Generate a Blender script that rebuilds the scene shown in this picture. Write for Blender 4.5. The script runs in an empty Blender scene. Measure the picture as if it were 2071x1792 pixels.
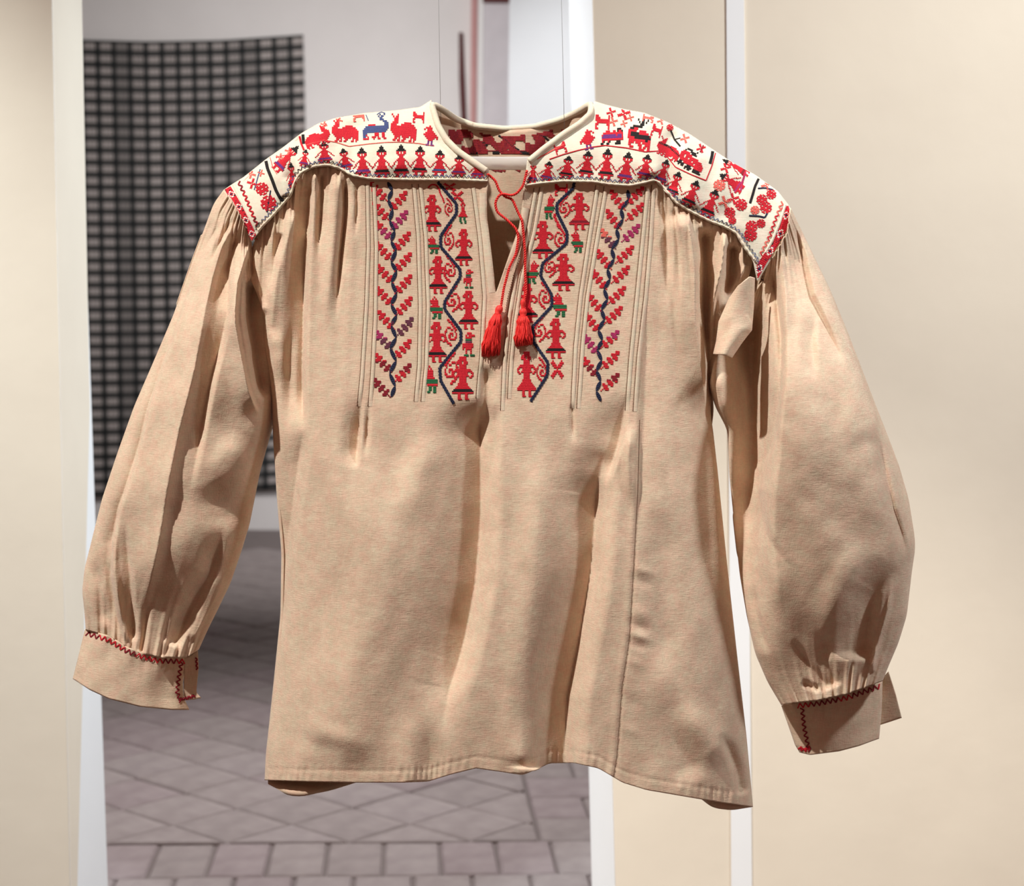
import bpy, math, random
import numpy as np
from mathutils import Vector, Matrix
from mathutils.bvhtree import BVHTree

random.seed(7)
RNG = np.random.RandomState(7)
SC = bpy.context.scene
COL = SC.collection

# ------------------------------------------------------------------ camera
W, H = 2071, 1792
FPX = 3600.0
DIST = 2.15
CAM = np.array([0.0, -DIST, 1.40])
PITCH = math.atan(296 / FPX)
ROLL = 0.0125
_f = np.array([0, math.cos(PITCH), -math.sin(PITCH)])
_u = np.array([0, math.sin(PITCH), math.cos(PITCH)])
_r = np.array([1.0, 0, 0])
R_ = _r * math.cos(ROLL) - _u * math.sin(ROLL) * -1
U_ = _u * math.cos(ROLL) - _r * math.sin(ROLL)
cam = bpy.data.cameras.new('camera')
cam_o = bpy.data.objects.new('camera', cam)
COL.objects.link(cam_o)
cam.sensor_width = 36
cam.sensor_fit = 'HORIZONTAL'
cam.lens = 36 * FPX / W
cam.clip_end = 60
cam_o.matrix_world = Matrix(((R_[0], U_[0], -_f[0], CAM[0]),
                             (R_[1], U_[1], -_f[1], CAM[1]),
                             (R_[2], U_[2], -_f[2], CAM[2]), (0, 0, 0, 1)))
cam.dof.use_dof = True
cam.dof.focus_distance = DIST - 0.05
cam.dof.aperture_fstop = 7.0
SC.camera = cam_o

# ------------------------------------------------------------------ light, world, exposure
SC.view_settings.view_transform = 'Standard'
SC.view_settings.look = 'None'
SC.view_settings.exposure = 0.0
SC.view_settings.gamma = 1.0
SC.view_settings.use_curve_mapping = False
wd = bpy.data.worlds.new('world')
SC.world = wd
wd.use_nodes = True
wd.node_tree.nodes['Background'].inputs[0].default_value = (1.0, 0.56, 0.42, 1)
wd.node_tree.nodes['Background'].inputs[1].default_value = 0.20


def lamp(name, kind, loc, target, power, color, **kw):
    l = bpy.data.lights.new(name, kind)
    l.energy = power
    l.color = color
    for k, v in kw.items():
        setattr(l, k, v)
    o = bpy.data.objects.new(name, l)
    COL.objects.link(o)
    o.location = loc
    d = Vector(target) - Vector(loc)
    o.rotation_euler = d.to_track_quat('-Z', 'Y').to_euler()
    return o


# gallery spot on the blouse, fills added for the front wall and door reveals, lamps of the room behind
lamp('spot_lamp', 'SPOT', (-2.15, -1.98, 5.15), (0.0, 0.0, 0.92), 1290, (1.0, 0.985, 0.93),
     spot_size=math.radians(25), spot_blend=0.6, shadow_soft_size=0.05)
lamp('wall_fill_light', 'SPOT', (1.9, -0.7, 3.2), (0.42, 1.0, 1.10), 385, (0.90, 0.97, 1.0), spot_size=math.radians(56), spot_blend=1.0, shadow_soft_size=0.12)  # added pair of spots, there only to brighten the plaster
lamp('wall_fill_light', 'SPOT', (-1.9, -0.4, 3.2), (-1.1, 1.0, 1.05), 410, (0.90, 0.98, 1.0), spot_size=math.radians(44), spot_blend=1.0, shadow_soft_size=0.12)
lamp('reveal_fill_light', 'SPOT', (0.75, 1.50, 3.1), (-0.84, 1.10, 1.35), 215, (0.78, 0.90, 1.0), spot_size=math.radians(40), spot_blend=1.0, shadow_soft_size=0.08)  # added crossing spots that whiten the reveals, no known fixture
lamp('reveal_fill_light', 'SPOT', (-1.25, 1.50, 3.1), (0.14, 1.10, 1.35), 270, (0.90, 0.96, 1.0), spot_size=math.radians(40), spot_blend=1.0, shadow_soft_size=0.08)
lamp('far_wall_lamp', 'AREA', (-0.9, 5.3, 3.05), (-0.7, 8.3, 1.25), 40, (1.0, 0.965, 0.95), size=1.0,
     spread=math.radians(120))
lamp('far_floor_lamp', 'SPOT', (-0.5, 2.4, 3.6), (-0.5, 2.6, 0), 420, (1.0, 0.95, 0.94),
     spot_size=math.radians(60), spot_blend=1.0, shadow_soft_size=0.5)
lamp('far_panel_lamp', 'SPOT', (0.5, 2.6, 3.0), (0.30, 5.2, 2.0), 290, (0.93, 0.96, 1.0),
     spot_size=math.radians(40), spot_blend=0.8, shadow_soft_size=0.3)


# ------------------------------------------------------------------ helpers
def ray(px, py):
    px = np.asarray(px, float)
    py = np.asarray(py, float)
    a = (px - W / 2) / FPX
    b = -(py - H / 2) / FPX
    return _f + a[..., None] * R_ + b[..., None] * U_


def at(px, py, Y):
    d = ray(px, py)
    t = (np.asarray(Y, float) - CAM[1]) / d[..., 1]
    return CAM + d * t[..., None]


def on_floor(px, py, z=0.0):
    d = ray(px, py)
    t = (z - CAM[2]) / d[..., 2]
    return CAM + d * t[..., None]


def smooth(x):
    x = np.clip(x, 0, 1)
    return x * x * (3 - 2 * x)


def resample(poly, n, rounds=2):
    p = np.array(poly, float)
    seg = np.hypot(*np.diff(p, axis=0).T)
    s = np.concatenate([[0], np.cumsum(seg)])
    m = max(n, 200)
    q = np.linspace(0, s[-1], m)
    P = np.stack([np.interp(q, s, p[:, 0]), np.interp(q, s, p[:, 1])], 1)
    k = max(1, int(m * 0.012)) * rounds
    if rounds and len(poly) > 2:
        ker = np.ones(2 * k + 1) / (2 * k + 1)
        pad = np.concatenate([2 * P[0] - P[k:0:-1], P, 2 * P[-1] - P[-2:-k - 2:-1]])
        S = np.stack([np.convolve(pad[:, i], ker, 'valid') for i in (0, 1)], 1)
        S[0], S[-1] = P[0], P[-1]
        P = S
    seg = np.hypot(*np.diff(P, axis=0).T)
    s = np.concatenate([[0], np.cumsum(seg)])
    q = np.linspace(0, s[-1], n)
    return np.stack([np.interp(q, s, P[:, 0]), np.interp(q, s, P[:, 1])], 1)


def coons(top, bot, left, right, nu, nv, rounds=1):
    T, B = resample(top, nu, rounds), resample(bot, nu, rounds)
    L, R = (e if isinstance(e, np.ndarray) else resample(e, nv, rounds) for e in (left, right))
    u = np.linspace(0, 1, nu)[None, :, None]
    v = np.linspace(0, 1, nv)[:, None, None]
    P = (1 - v) * T[None] + v * B[None] + (1 - u) * L[:, None] + u * R[:, None]
    P -= (1 - u) * (1 - v) * T[0] + u * (1 - v) * T[-1] + (1 - u) * v * B[0] + u * v * B[-1]
    return P


def seg_field(X, Y, poly):
    """distance to a polyline, signed side (+ to the right when it runs down), and position 0..1"""
    p = np.array(poly, float)
    ln = np.hypot(*np.diff(p, axis=0).T)
    tot = ln.sum()
    best = np.full(X.shape, 1e9)
    side = np.zeros(X.shape)
    pos = np.zeros(X.shape)
    acc = 0.0
    for i in range(len(p) - 1):
        dx, dy = (p[i + 1] - p[i]) / ln[i]
        ox, oy = X - p[i, 0], Y - p[i, 1]
        t = np.clip(ox * dx + oy * dy, 0, ln[i])
        qx, qy = ox - t * dx, oy - t * dy
        d = np.hypot(qx, qy)
        m = d < best
        best = np.where(m, d, best)
        side = np.where(m, np.sign(ox * dy - oy * dx), side)
        pos = np.where(m, (acc + t) / tot, pos)
        acc += ln[i]
    return best, side, pos


def folds(X, Y, lst):
    out = np.zeros(X.shape)
    for (poly, amp, wl, wr, sharp, t0, t1) in lst:
        a = np.array(poly, float)
        w = max(wl, wr)
        m = ((X > a[:, 0].min() - w) & (X < a[:, 0].max() + w) &
             (Y > a[:, 1].min() - w) & (Y < a[:, 1].max() + w))
        if not m.any():
            continue
        d, s, q = seg_field(X[m], Y[m], resample(poly, 14, 1))
        ww = np.where(s >= 0, wr, wl)
        x = np.clip(1 - d / ww, 0, 1)
        prof = sharp * x ** 2.0 + (1 - sharp) * smooth(x)
        tp = smooth(q / max(t0, 1e-3)) * smooth((1 - q) / max(t1, 1e-3))
        out[m] += amp * 0.001 * prof * tp
    return out


def waves(X, Y, n, wl0, wl1, ang0, ang1, amp, seed):
    r = np.random.RandomState(seed)
    o = np.zeros(X.shape)
    for i in range(n):
        a = math.radians(r.uniform(ang0, ang1))
        l = r.uniform(wl0, wl1)
        o += np.sin((X * math.cos(a) + Y * math.sin(a)) * 2 * math.pi / l + r.uniform(0, 6.28) +
                    1.3 * np.sin((X * math.sin(a) - Y * math.cos(a)) * 2 * math.pi / (l * 2.7) + r.uniform(0, 6)))
    return o * amp * 0.001 / math.sqrt(n)


def link(name, me, parent=None):
    o = bpy.data.objects.new(name, me)
    COL.objects.link(o)
    if parent is not None:
        o.parent = parent
    return o


def raw_mesh(name, V, Fq, mats, mi=None, sm=True):
    me = bpy.data.meshes.new(name)
    V = np.asarray(V, np.float32)
    k = len(Fq[0])
    Fq = np.asarray(Fq, np.int32)
    me.vertices.add(len(V))
    me.vertices.foreach_set('co', V.ravel())
    me.loops.add(Fq.size)
    me.loops.foreach_set('vertex_index', Fq.ravel())
    me.polygons.add(len(Fq))
    me.polygons.foreach_set('loop_start', np.arange(0, Fq.size, k, dtype=np.int32))
    me.polygons.foreach_set('loop_total', np.full(len(Fq), k, dtype=np.int32))
    for m in (mats if isinstance(mats, (list, tuple)) else [mats]):
        me.materials.append(m)
    if mi is not None:
        me.polygons.foreach_set('material_index', np.asarray(mi, np.int32))
    me.polygons.foreach_set('use_smooth', np.full(len(Fq), sm))
    me.update(calc_edges=True)
    me.validate()
    return me


def grid_faces(nv, nu, off=0, flip=False):
    i = np.arange(nv - 1)[:, None] * nu + np.arange(nu - 1)[None]
    i = i.ravel() + off
    f = np.stack([i, i + nu, i + nu + 1, i + 1], 1)
    return f[:, ::-1] if flip else f


def cloth_thickness(o, t=0.0012):
    m = o.modifiers.new('thickness', 'SOLIDIFY')
    m.thickness = t
    m.offset = -1
    return o


def empty(name, loc, label, cat, group=None):
    o = bpy.data.objects.new(name, None)
    COL.objects.link(o)
    o.location = loc
    o['label'] = label
    o['category'] = cat
    if group:
        o['group'] = group
    return o


class MB:
    def __init__(s):
        s.v, s.f = [], []

    def box(s, c8):
        n = len(s.v)
        s.v += [tuple(p) for p in c8]
        for q in ((0, 3, 2, 1), (4, 5, 6, 7), (0, 1, 5, 4), (1, 2, 6, 5), (2, 3, 7, 6), (3, 0, 4, 7)):
            s.f.append(tuple(n + k for k in q))

    def slab(s, x0, x1, y0, y1, z0, z1):
        s.box([(x0, y0, z0), (x1, y0, z0), (x1, y1, z0), (x0, y1, z0),
               (x0, y0, z1), (x1, y0, z1), (x1, y1, z1), (x0, y1, z1)])

    def tube(s, pts, rad, n=8, cap=True):
        pts = [Vector(p) for p in pts]
        b0 = len(s.v)
        rad = rad if isinstance(rad, (list, tuple, np.ndarray)) else [rad] * len(pts)
        up = Vector((0.13, 0.9, 0.2))
        for i, p in enumerate(pts):
            t = (pts[min(i + 1, len(pts) - 1)] - pts[max(i - 1, 0)]).normalized()
            a = t.cross(up).normalized()
            b = t.cross(a).normalized()
            for k in range(n):
                an = 2 * math.pi * k / n
                s.v.append(tuple(p + (a * math.cos(an) + b * math.sin(an)) * rad[i]))
        for i in range(len(pts) - 1):
            for k in range(n):
                s.f.append((b0 + i * n + k, b0 + i * n + (k + 1) % n,
                            b0 + (i + 1) * n + (k + 1) % n, b0 + (i + 1) * n + k))
        if cap:
            s.f.append(tuple(b0 + k for k in range(n))[::-1])
            s.f.append(tuple(b0 + (len(pts) - 1) * n + k for k in range(n)))

    def build(s, name, mat, parent=None, sm=False, bevel=0):
        me = bpy.data.meshes.new(name)
        me.from_pydata(s.v, [], s.f)
        me.materials.append(mat)
        me.polygons.foreach_set('use_smooth', [sm] * len(me.polygons))
        me.update()
        o = link(name, me, parent)
        if bevel:
            b = o.modifiers.new('edge', 'BEVEL')
            b.width = bevel
            b.segments = 2
        return o


# ------------------------------------------------------------------ materials
def new_mat(name):
    m = bpy.data.materials.new(name)
    m.use_nodes = True
    nt = m.node_tree
    return m, nt, nt.nodes['Principled BSDF']


def nd(nt, t, **kw):
    n = nt.nodes.new(t)
    for k, v in kw.items():
        if k.startswith('i_'):
            n.inputs[k[2:]].default_value = v
        else:
            setattr(n, k, v)
    return n


def math_n(nt, op, a, b=None, c=None):
    n = nt.nodes.new('ShaderNodeMath')
    n.operation = op
    for i, x in enumerate((a, b, c)):
        if x is None:
            continue
        if isinstance(x, (int, float)):
            n.inputs[i].default_value = x
        else:
            nt.links.new(x, n.inputs[i])
    return n.outputs[0]


def ramp(nt, fac, c0, c1, p0=0.3, p1=0.7):
    r = nt.nodes.new('ShaderNodeValToRGB')
    r.color_ramp.elements[0].position = p0
    r.color_ramp.elements[1].position = p1
    r.color_ramp.elements[0].color = (*c0, 1)
    r.color_ramp.elements[1].color = (*c1, 1)
    nt.links.new(fac, r.inputs[0])
    return r.outputs[0]


def cloth_mat(name, c0, c1, weave=1.0, sheen=0.15, crease=1.0, rough=0.92):
    m, nt, p = new_mat(name)
    tc = nd(nt, 'ShaderNodeTexCoord')
    mp = nd(nt, 'ShaderNodeMapping')
    nt.links.new(tc.outputs['Object'], mp.inputs[0])
    mp.inputs['Scale'].default_value = (1, 1, 1)
    blot = nd(nt, 'ShaderNodeTexNoise', i_Scale=38.0, i_Detail=6.0, i_Roughness=0.65)
    nt.links.new(mp.outputs[0], blot.inputs['Vector'])
    # weft slubs: fine streaks running across, warp threads running down
    m2 = nd(nt, 'ShaderNodeMapping')
    m2.inputs['Scale'].default_value = (110, 110, 1250)
    nt.links.new(tc.outputs['Object'], m2.inputs[0])
    weft = nd(nt, 'ShaderNodeTexNoise', i_Scale=1.0, i_Detail=3.0, i_Roughness=0.6)
    nt.links.new(m2.outputs[0], weft.inputs['Vector'])
    m3 = nd(nt, 'ShaderNodeMapping')
    m3.inputs['Scale'].default_value = (1150, 700, 90)
    nt.links.new(tc.outputs['Object'], m3.inputs[0])
    warp = nd(nt, 'ShaderNodeTexNoise', i_Scale=1.0, i_Detail=2.0, i_Roughness=0.6)
    nt.links.new(m3.outputs[0], warp.inputs['Vector'])
    th = math_n(nt, 'ADD', weft.outputs['Fac'], math_n(nt, 'MULTIPLY', warp.outputs['Fac'], 0.7))
    mixf = math_n(nt, 'ADD', math_n(nt, 'MULTIPLY', blot.outputs['Fac'], 0.45),
                  math_n(nt, 'MULTIPLY', th, 0.33))
    tint = nd(nt, 'ShaderNodeTexNoise', i_Scale=95.0, i_Detail=4.0, i_Roughness=0.7)
    nt.links.new(mp.outputs[0], tint.inputs['Vector'])
    mx = nd(nt, 'ShaderNodeMix')
    mx.data_type = 'RGBA'
    mx.blend_type = 'MULTIPLY'
    mx.inputs[0].default_value = 1.0
    nt.links.new(ramp(nt, mixf, c0, c1, 0.34, 0.68), mx.inputs[6])
    nt.links.new(ramp(nt, tint.outputs['Fac'], (1.0, 0.90, 0.88), (0.93, 0.985, 0.94), 0.36, 0.64), mx.inputs[7])
    nt.links.new(mx.outputs[2], p.inputs['Base Color'])
    p.inputs['Roughness'].default_value = rough
    p.inputs['Specular IOR Level'].default_value = 0.15
    p.inputs['Sheen Weight'].default_value = sheen
    # creases
    cr = nd(nt, 'ShaderNodeTexNoise', i_Scale=26.0, i_Detail=3.0, i_Roughness=0.5, i_Distortion=0.0)
    nt.links.new(mp.outputs[0], cr.inputs['Vector'])
    c2 = nd(nt, 'ShaderNodeTexNoise', i_Scale=85.0, i_Detail=3.0, i_Roughness=0.6)
    nt.links.new(mp.outputs[0], c2.inputs['Vector'])
    cr2 = math_n(nt, 'MULTIPLY', c2.outputs['Fac'], 0.0007 * crease)
    hgt = math_n(nt, 'ADD', math_n(nt, 'MULTIPLY', th, 0.00035 * weave),
                 math_n(nt, 'ADD', cr2, math_n(nt, 'MULTIPLY', cr.outputs['Fac'], 0.0016 * crease)))
    b = nd(nt, 'ShaderNodeBump')
    b.inputs['Strength'].default_value = 0.8
    b.inputs['Distance'].default_value = 1.0
    nt.links.new(hgt, b.inputs['Height'])
    nt.links.new(b.outputs[0], p.inputs['Normal'])
    return m


def plain(name, col, rough=0.7, spec=0.3, noise=None, nscale=40, bump=0.0):
    m, nt, p = new_mat(name)
    p.inputs['Roughness'].default_value = rough
    p.inputs['Specular IOR Level'].default_value = spec
    if noise is None:
        noise = tuple(c * 0.9 for c in col)
    tc = nd(nt, 'ShaderNodeTexCoord')
    n = nd(nt, 'ShaderNodeTexNoise', i_Scale=float(nscale), i_Detail=5.0)
    nt.links.new(tc.outputs['Object'], n.inputs['Vector'])
    nt.links.new(ramp(nt, n.outputs['Fac'], noise, col), p.inputs['Base Color'])
    if bump:
        b = nd(nt, 'ShaderNodeBump')
        b.inputs['Distance'].default_value = bump
        b.inputs['Strength'].default_value = 1.0
        nt.links.new(n.outputs['Fac'], b.inputs['Height'])
        nt.links.new(b.outputs[0], p.inputs['Normal'])
    return m


LINEN = cloth_mat('natural_linen', (0.61, 0.445, 0.325), (0.84, 0.66, 0.505), 1.4)
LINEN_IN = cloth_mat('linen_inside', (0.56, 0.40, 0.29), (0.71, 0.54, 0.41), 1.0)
YOKE = cloth_mat('cream_linen', (0.76, 0.69, 0.565), (0.87, 0.81, 0.69), 0.8, crease=0.5)
LIT_LINEN = cloth_mat('lit_linen', (0.66, 0.535, 0.41), (0.81, 0.69, 0.545), 0.8, crease=0.4)  # same cloth as the front, lightened so the tucks look lit
BIND = cloth_mat('cream_binding', (0.72, 0.64, 0.51), (0.83, 0.76, 0.62), 0.8, crease=0.4)
RED = plain('red_thread', (0.66, 0.022, 0.036), 0.75, 0.2, (0.46, 0.010, 0.022), 900)
PINK = plain('faded_red_thread', (0.80, 0.17, 0.13), 0.8, 0.2, (0.70, 0.11, 0.09), 700)
MAGENTA = plain('magenta_thread', (0.46, 0.035, 0.13), 0.75, 0.2, (0.32, 0.02, 0.10), 700)
PLUM = plain('plum_thread', (0.19, 0.045, 0.075), 0.75, 0.2, (0.10, 0.03, 0.055), 700)
BLACK = plain('black_thread', (0.022, 0.017, 0.017), 0.8, 0.2, (0.012, 0.010, 0.010), 700)
NAVY = plain('navy_thread', (0.022, 0.026, 0.066), 0.8, 0.2, (0.012, 0.016, 0.034), 500)
BLUE = plain('blue_thread', (0.070, 0.092, 0.23), 0.8, 0.2, (0.05, 0.07, 0.17), 500)
PURPLE = plain('purple_thread', (0.16, 0.035, 0.20), 0.8, 0.2, (0.12, 0.03, 0.15), 500)
GREEN = plain('green_thread', (0.025, 0.15, 0.055), 0.8, 0.2, (0.02, 0.10, 0.045), 500)
WHITE = plain('white_thread', (0.86, 0.80, 0.72), 0.8, 0.2, None, 500)
DKRED = plain('dark_red_thread', (0.30, 0.018, 0.030), 0.8, 0.2, (0.19, 0.012, 0.022), 600)
BROWN = plain('brown_thread', (0.24, 0.135, 0.085), 0.85, 0.1, (0.16, 0.085, 0.055), 500)
TASSEL = plain('scarlet_yarn', (0.86, 0.045, 0.035), 0.6, 0.3, (0.70, 0.022, 0.022), 500)
REVERSE_SHADED = plain('shaded_red_thread_reverse', (0.33, 0.030, 0.032), 0.85, 0.1, (0.17, 0.018, 0.022), 200)  # back side of the red stitches, darkened further for shade in the neck
THREADS = {'R': RED, 'P': PINK, 'M': MAGENTA, 'L': PLUM, 'K': BLACK, 'N': NAVY, 'B': BLUE, 'V': PURPLE,
           'G': GREEN, 'W': WHITE, 'D': DKRED, 'X': REVERSE_SHADED, 'O': BROWN}

PLASTER = plain('beige_plaster', (0.82, 0.72, 0.585), 0.9, 0.1, (0.79, 0.69, 0.56), 6, 0.002)
WHITEPAINT = plain('white_paint', (0.89, 0.885, 0.88), 0.7, 0.2, (0.87, 0.865, 0.86), 5, 0.001)
FARWALL = plain('grey_white_plaster', (0.80, 0.775, 0.765), 0.9, 0.1, (0.77, 0.745, 0.735), 4, 0.001)
LAVENDER = plain('lavender_board', (0.70, 0.665, 0.70), 0.85, 0.1, None, 8)
ROSE = plain('rose_strip', (0.58, 0.32, 0.31), 0.8, 0.1, None, 20)
MAROON = plain('maroon_wood', (0.13, 0.045, 0.045), 0.7, 0.2, None, 30)
GROUT = plain('dark_grout', (0.25, 0.215, 0.21), 0.95, 0.1, None, 20, 0.001)
CEIL = plain('ceiling_paint', (0.80, 0.78, 0.76), 0.9, 0.1, None, 6)

# ------------------------------------------------------------------ the setting
YW = 1.0          # front face of the doorway wall
TW = 0.22         # its thickness
YF = 8.35         # far wall
ZT = 3.4


def struct(o):
    o['kind'] = 'structure'
    return o


def lean_x(p0, p1, Y, z):
    """x at height z on plane Y of a line through two photo points"""
    a = at(np.array([p0[0], p1[0]]), np.array([p0[1], p1[1]]), Y)
    t = (z - a[0, 2]) / (a[1, 2] - a[0, 2])
    return a[0, 0] + t * (a[1, 0] - a[0, 0])


def upright(name, e0, e1, y0, y1, mat, ref_y, z0=0.0, z1=ZT, back=None):
    """a wall piece whose two side edges follow (slightly leaning) lines; e = x value or pair of photo points"""
    g = lambda e, z, r: e if isinstance(e, (int, float)) else lean_x(e[0], e[1], r, z)
    r1 = ref_y if back is None else y1
    b0, b1 = (e0, e1) if back is None else back
    mb = MB()
    mb.box([(g(e0, z0, ref_y), y0, z0), (g(e1, z0, ref_y), y0, z0), (g(b1, z0, r1), y1, z0), (g(b0, z0, r1), y1, z0),
            (g(e0, z1, ref_y), y0, z1), (g(e1, z1, ref_y), y0, z1), (g(b1, z1, r1), y1, z1), (g(b0, z1, r1), y1, z1)])
    return struct(mb.build(name, mat))


L0 = ((104.8, 0), (141.8, 1792))
R3 = ((1198.2, 0), (1244.2, 1792))
L1 = ((105, 0), (142, 1792))
L2 = ((157, 0), (218, 1792))
R1 = ((1150, 0), (1197, 1792))
R2 = ((1198, 0), (1244, 1792))
S1 = ((1469, 0), (1479, 1792))
S2 = ((1505, 0), (1521, 1792))
upright('wall_left', -3.2, L0, YW, YW + TW, PLASTER, YW)
# the white door reveals splay inwards: one edge on the front of the wall, the other on its back
upright('trim_1', L0, L1, YW - 0.001, YW + TW + 0.01, WHITEPAINT, YW - 0.001, back=(L0, L2))
upright('trim_2', R2, R3, YW - 0.001, YW + TW + 0.01, WHITEPAINT, YW - 0.001, back=(R1, R3))
upright('wall_right', R3, S1, YW, YW + TW, PLASTER, YW)
upright('trim_3', S1, S2, YW - 0.003, YW + TW, WHITEPAINT, YW - 0.003)
upright('wall_right.001', S2, 3.2, YW, YW + TW, PLASTER, YW)
mb = MB(); mb.slab(-3.2, 3.2, YW, YW + TW, ZT, ZT + 0.6); struct(mb.build('wall_front', PLASTER))
mb = MB(); mb.slab(-3.2, 3.2, YF, YF + 0.2, 0, 4.2); struct(mb.build('wall_back', FARWALL))
mb = MB(); mb.slab(-3.4, -3.2, YW, YF + 0.2, 0, 4.2); struct(mb.build('wall_back_left', FARWALL))
mb = MB(); mb.slab(3.2, 3.4, YW, YF + 0.2, 0, 4.2); struct(mb.build('wall_back_right', FARWALL))
mb = MB(); mb.slab(-3.4, 3.4, YW + TW, YF + 0.2, 4.2, 4.4); struct(mb.build('ceiling', CEIL))
mb = MB(); mb.slab(-3.4, 3.4, -4.0, YF + 0.2, -0.2, 0.0); floor = struct(mb.build('floor', GROUT))

# floor tiles: brick courses next to the doorway, square tiles set diagonally beyond
TM = []
for i, (c0, c1) in enumerate([((0.33, 0.285, 0.28), (0.42, 0.37, 0.365)), ((0.31, 0.27, 0.265), (0.40, 0.35, 0.345)),
                              ((0.34, 0.295, 0.295), (0.43, 0.38, 0.375)), ((0.32, 0.265, 0.27), (0.41, 0.35, 0.355))]):
    TM.append(plain('clay_tile', c1, 0.75, 0.3, c0, 14, 0.002))


def tile_mesh(w, d, hgt, mat, sq=0.012):
    b = 0.006
    v = [(-w / 2, -d / 2, 0), (w / 2, -d / 2, 0), (w / 2, d / 2, 0), (-w / 2, d / 2, 0),
         (-w / 2, -d / 2, hgt - b), (w / 2, -d / 2, hgt - b), (w / 2, d / 2, hgt - b), (-w / 2, d / 2, hgt - b),
         (-w / 2 + b, -d / 2 + b, hgt), (w / 2 - b, -d / 2 + b, hgt), (w / 2 - b, d / 2 - b, hgt), (-w / 2 + b, d / 2 - b, hgt)]
    f = [(0, 1, 5, 4), (1, 2, 6, 5), (2, 3, 7, 6), (3, 0, 4, 7), (4, 5, 9, 8), (5, 6, 10, 9), (6, 7, 11, 10), (7, 4, 8, 11), (8, 9, 10, 11)]
    me = bpy.data.meshes.new('floor_tile')
    me.from_pydata(v, [], f)
    me.materials.append(mat)
    return me


g0 = on_floor(np.array([830.0, 830.0, 885.0, 1000.0]), np.array([1777.0, 1710.0, 1740.0, 1740.0]))
c_depth = g0[1, 1] - g0[0, 1]
c_wid = g0[3, 0] - g0[2, 0]
PSI = 0.065
cs, sn = math.cos(PSI), math.sin(PSI)
org = g0[1]                              # a point on the upper edge of the bottom course


def lay(a, b):
    return (org[0] + a * cs - b * sn, org[1] + a * sn + b * cs)


JT = 0.007
brick_me = [tile_mesh(c_wid - JT, c_depth - JT, 0.012, m) for m in TM]
sq = 0.22
sq_me = [tile_mesh(sq - JT, sq - JT, 0.012, m) for m in TM]
wide_me = [tile_mesh(0.30 - JT, 0.20 - JT, 0.012, m) for m in TM]
half_me = [tile_mesh(0.15 - JT, 0.20 - JT, 0.012, m) for m in TM]
tiles = []
for j in range(0, 4):
    off = (g0[2, 0] - org[0]) + (0.5 * c_wid if j % 2 else 0)
    for i in range(-9, 6):
        a, b = off + (i + 0.5) * c_wid, -(j + 0.5) * c_depth
        x, y = lay(a, b)
        if YW + TW + 0.2 < y:
            tiles.append((x, y, PSI, brick_me))
xr = on_floor(1092.0, 1680.0)[0] - org[0]
for j in range(0, 5):
    if j % 2:
        x, y = lay(xr + 0.075, (j + 0.5) * 0.20)
        tiles.append((x, y, PSI, half_me))
    for i in range(0, 3):
        x, y = lay(xr + (i + 0.5 + 0.5 * (j % 2)) * 0.30, (j + 0.5) * 0.20)
        tiles.append((x, y, PSI, wide_me))
s2 = sq / math.sqrt(2)
far = []


def clip(poly, f):
    out = []
    for k in range(len(poly)):
        q, r = poly[k], poly[(k + 1) % len(poly)]
        fq, fr = f(q), f(r)
        if fq >= 0:
            out.append(q)
        if (fq >= 0) != (fr >= 0):
            t = fq / (fq - fr)
            out.append((q[0] + (r[0] - q[0]) * t, q[1] + (r[1] - q[1]) * t))
    return out


def cut_tile(a, b):
    """a diagonal tile cut along the edge of the field"""
    hs = s2 - JT * 0.7
    poly = [(a, b - hs), (a + hs, b), (a, b + hs), (a - hs, b)]
    poly = clip(poly, lambda q: q[1] - JT)
    poly = clip(poly, lambda q: max(xr - JT - q[0], q[1] - 1.0 - JT)) if b < 1.0 else poly
    if len(poly) < 3:
        return None
    area = abs(sum(poly[k][0] * poly[(k + 1) % len(poly)][1] - poly[(k + 1) % len(poly)][0] * poly[k][1] for k in range(len(poly)))) / 2
    if area < 0.0015:
        return None
    n = len(poly)
    c0 = (sum(q[0] for q in poly) / n, sum(q[1] for q in poly) / n)
    v = [(q[0], q[1], 0) for q in poly] + [(q[0], q[1], 0.008) for q in poly]
    v += [(c0[0] + (q[0] - c0[0]) * 0.94, c0[1] + (q[1] - c0[1]) * 0.94, 0.012) for q in poly]
    f = []
    for k in range(n):
        l = (k + 1) % n
        f += [(k, l, n + l, n + k), (n + k, n + l, 2 * n + l, 2 * n + k)]
    f.append(tuple(range(2 * n, 3 * n)))
    me = bpy.data.meshes.new('floor_tile')
    me.from_pydata(v, [], f)
    me.materials.append(random.choice(TM))
    return me


cuts = []
for j in range(0, 34):
    for i in range(-20, 18):
        a = (i + 0.5 * (j % 2)) * 2 * s2
        b = s2 * j
        if b < s2 * 0.99 or (a > xr - s2 and b < 1.0 + s2):
            if -2.2 < a < xr + 0.4:
                m_ = cut_tile(a, b)
                if m_ is not None:
                    cuts.append(m_)
            continue
        x, y = lay(a, b)
        if y > YF - 0.25 or abs(x) > 2.9:
            continue
        dist = math.hypot(x + 0.3, y - 2)
        px = x / (y + DIST) * FPX + W / 2
        if dist < 3.4 and 150 < px < 1260:
            tiles.append((x, y, PSI + math.pi / 4, sq_me))
        else:
            far.append((x, y, PSI + math.pi / 4, sq_me))
tiles.sort(key=lambda t: t[1])

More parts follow.
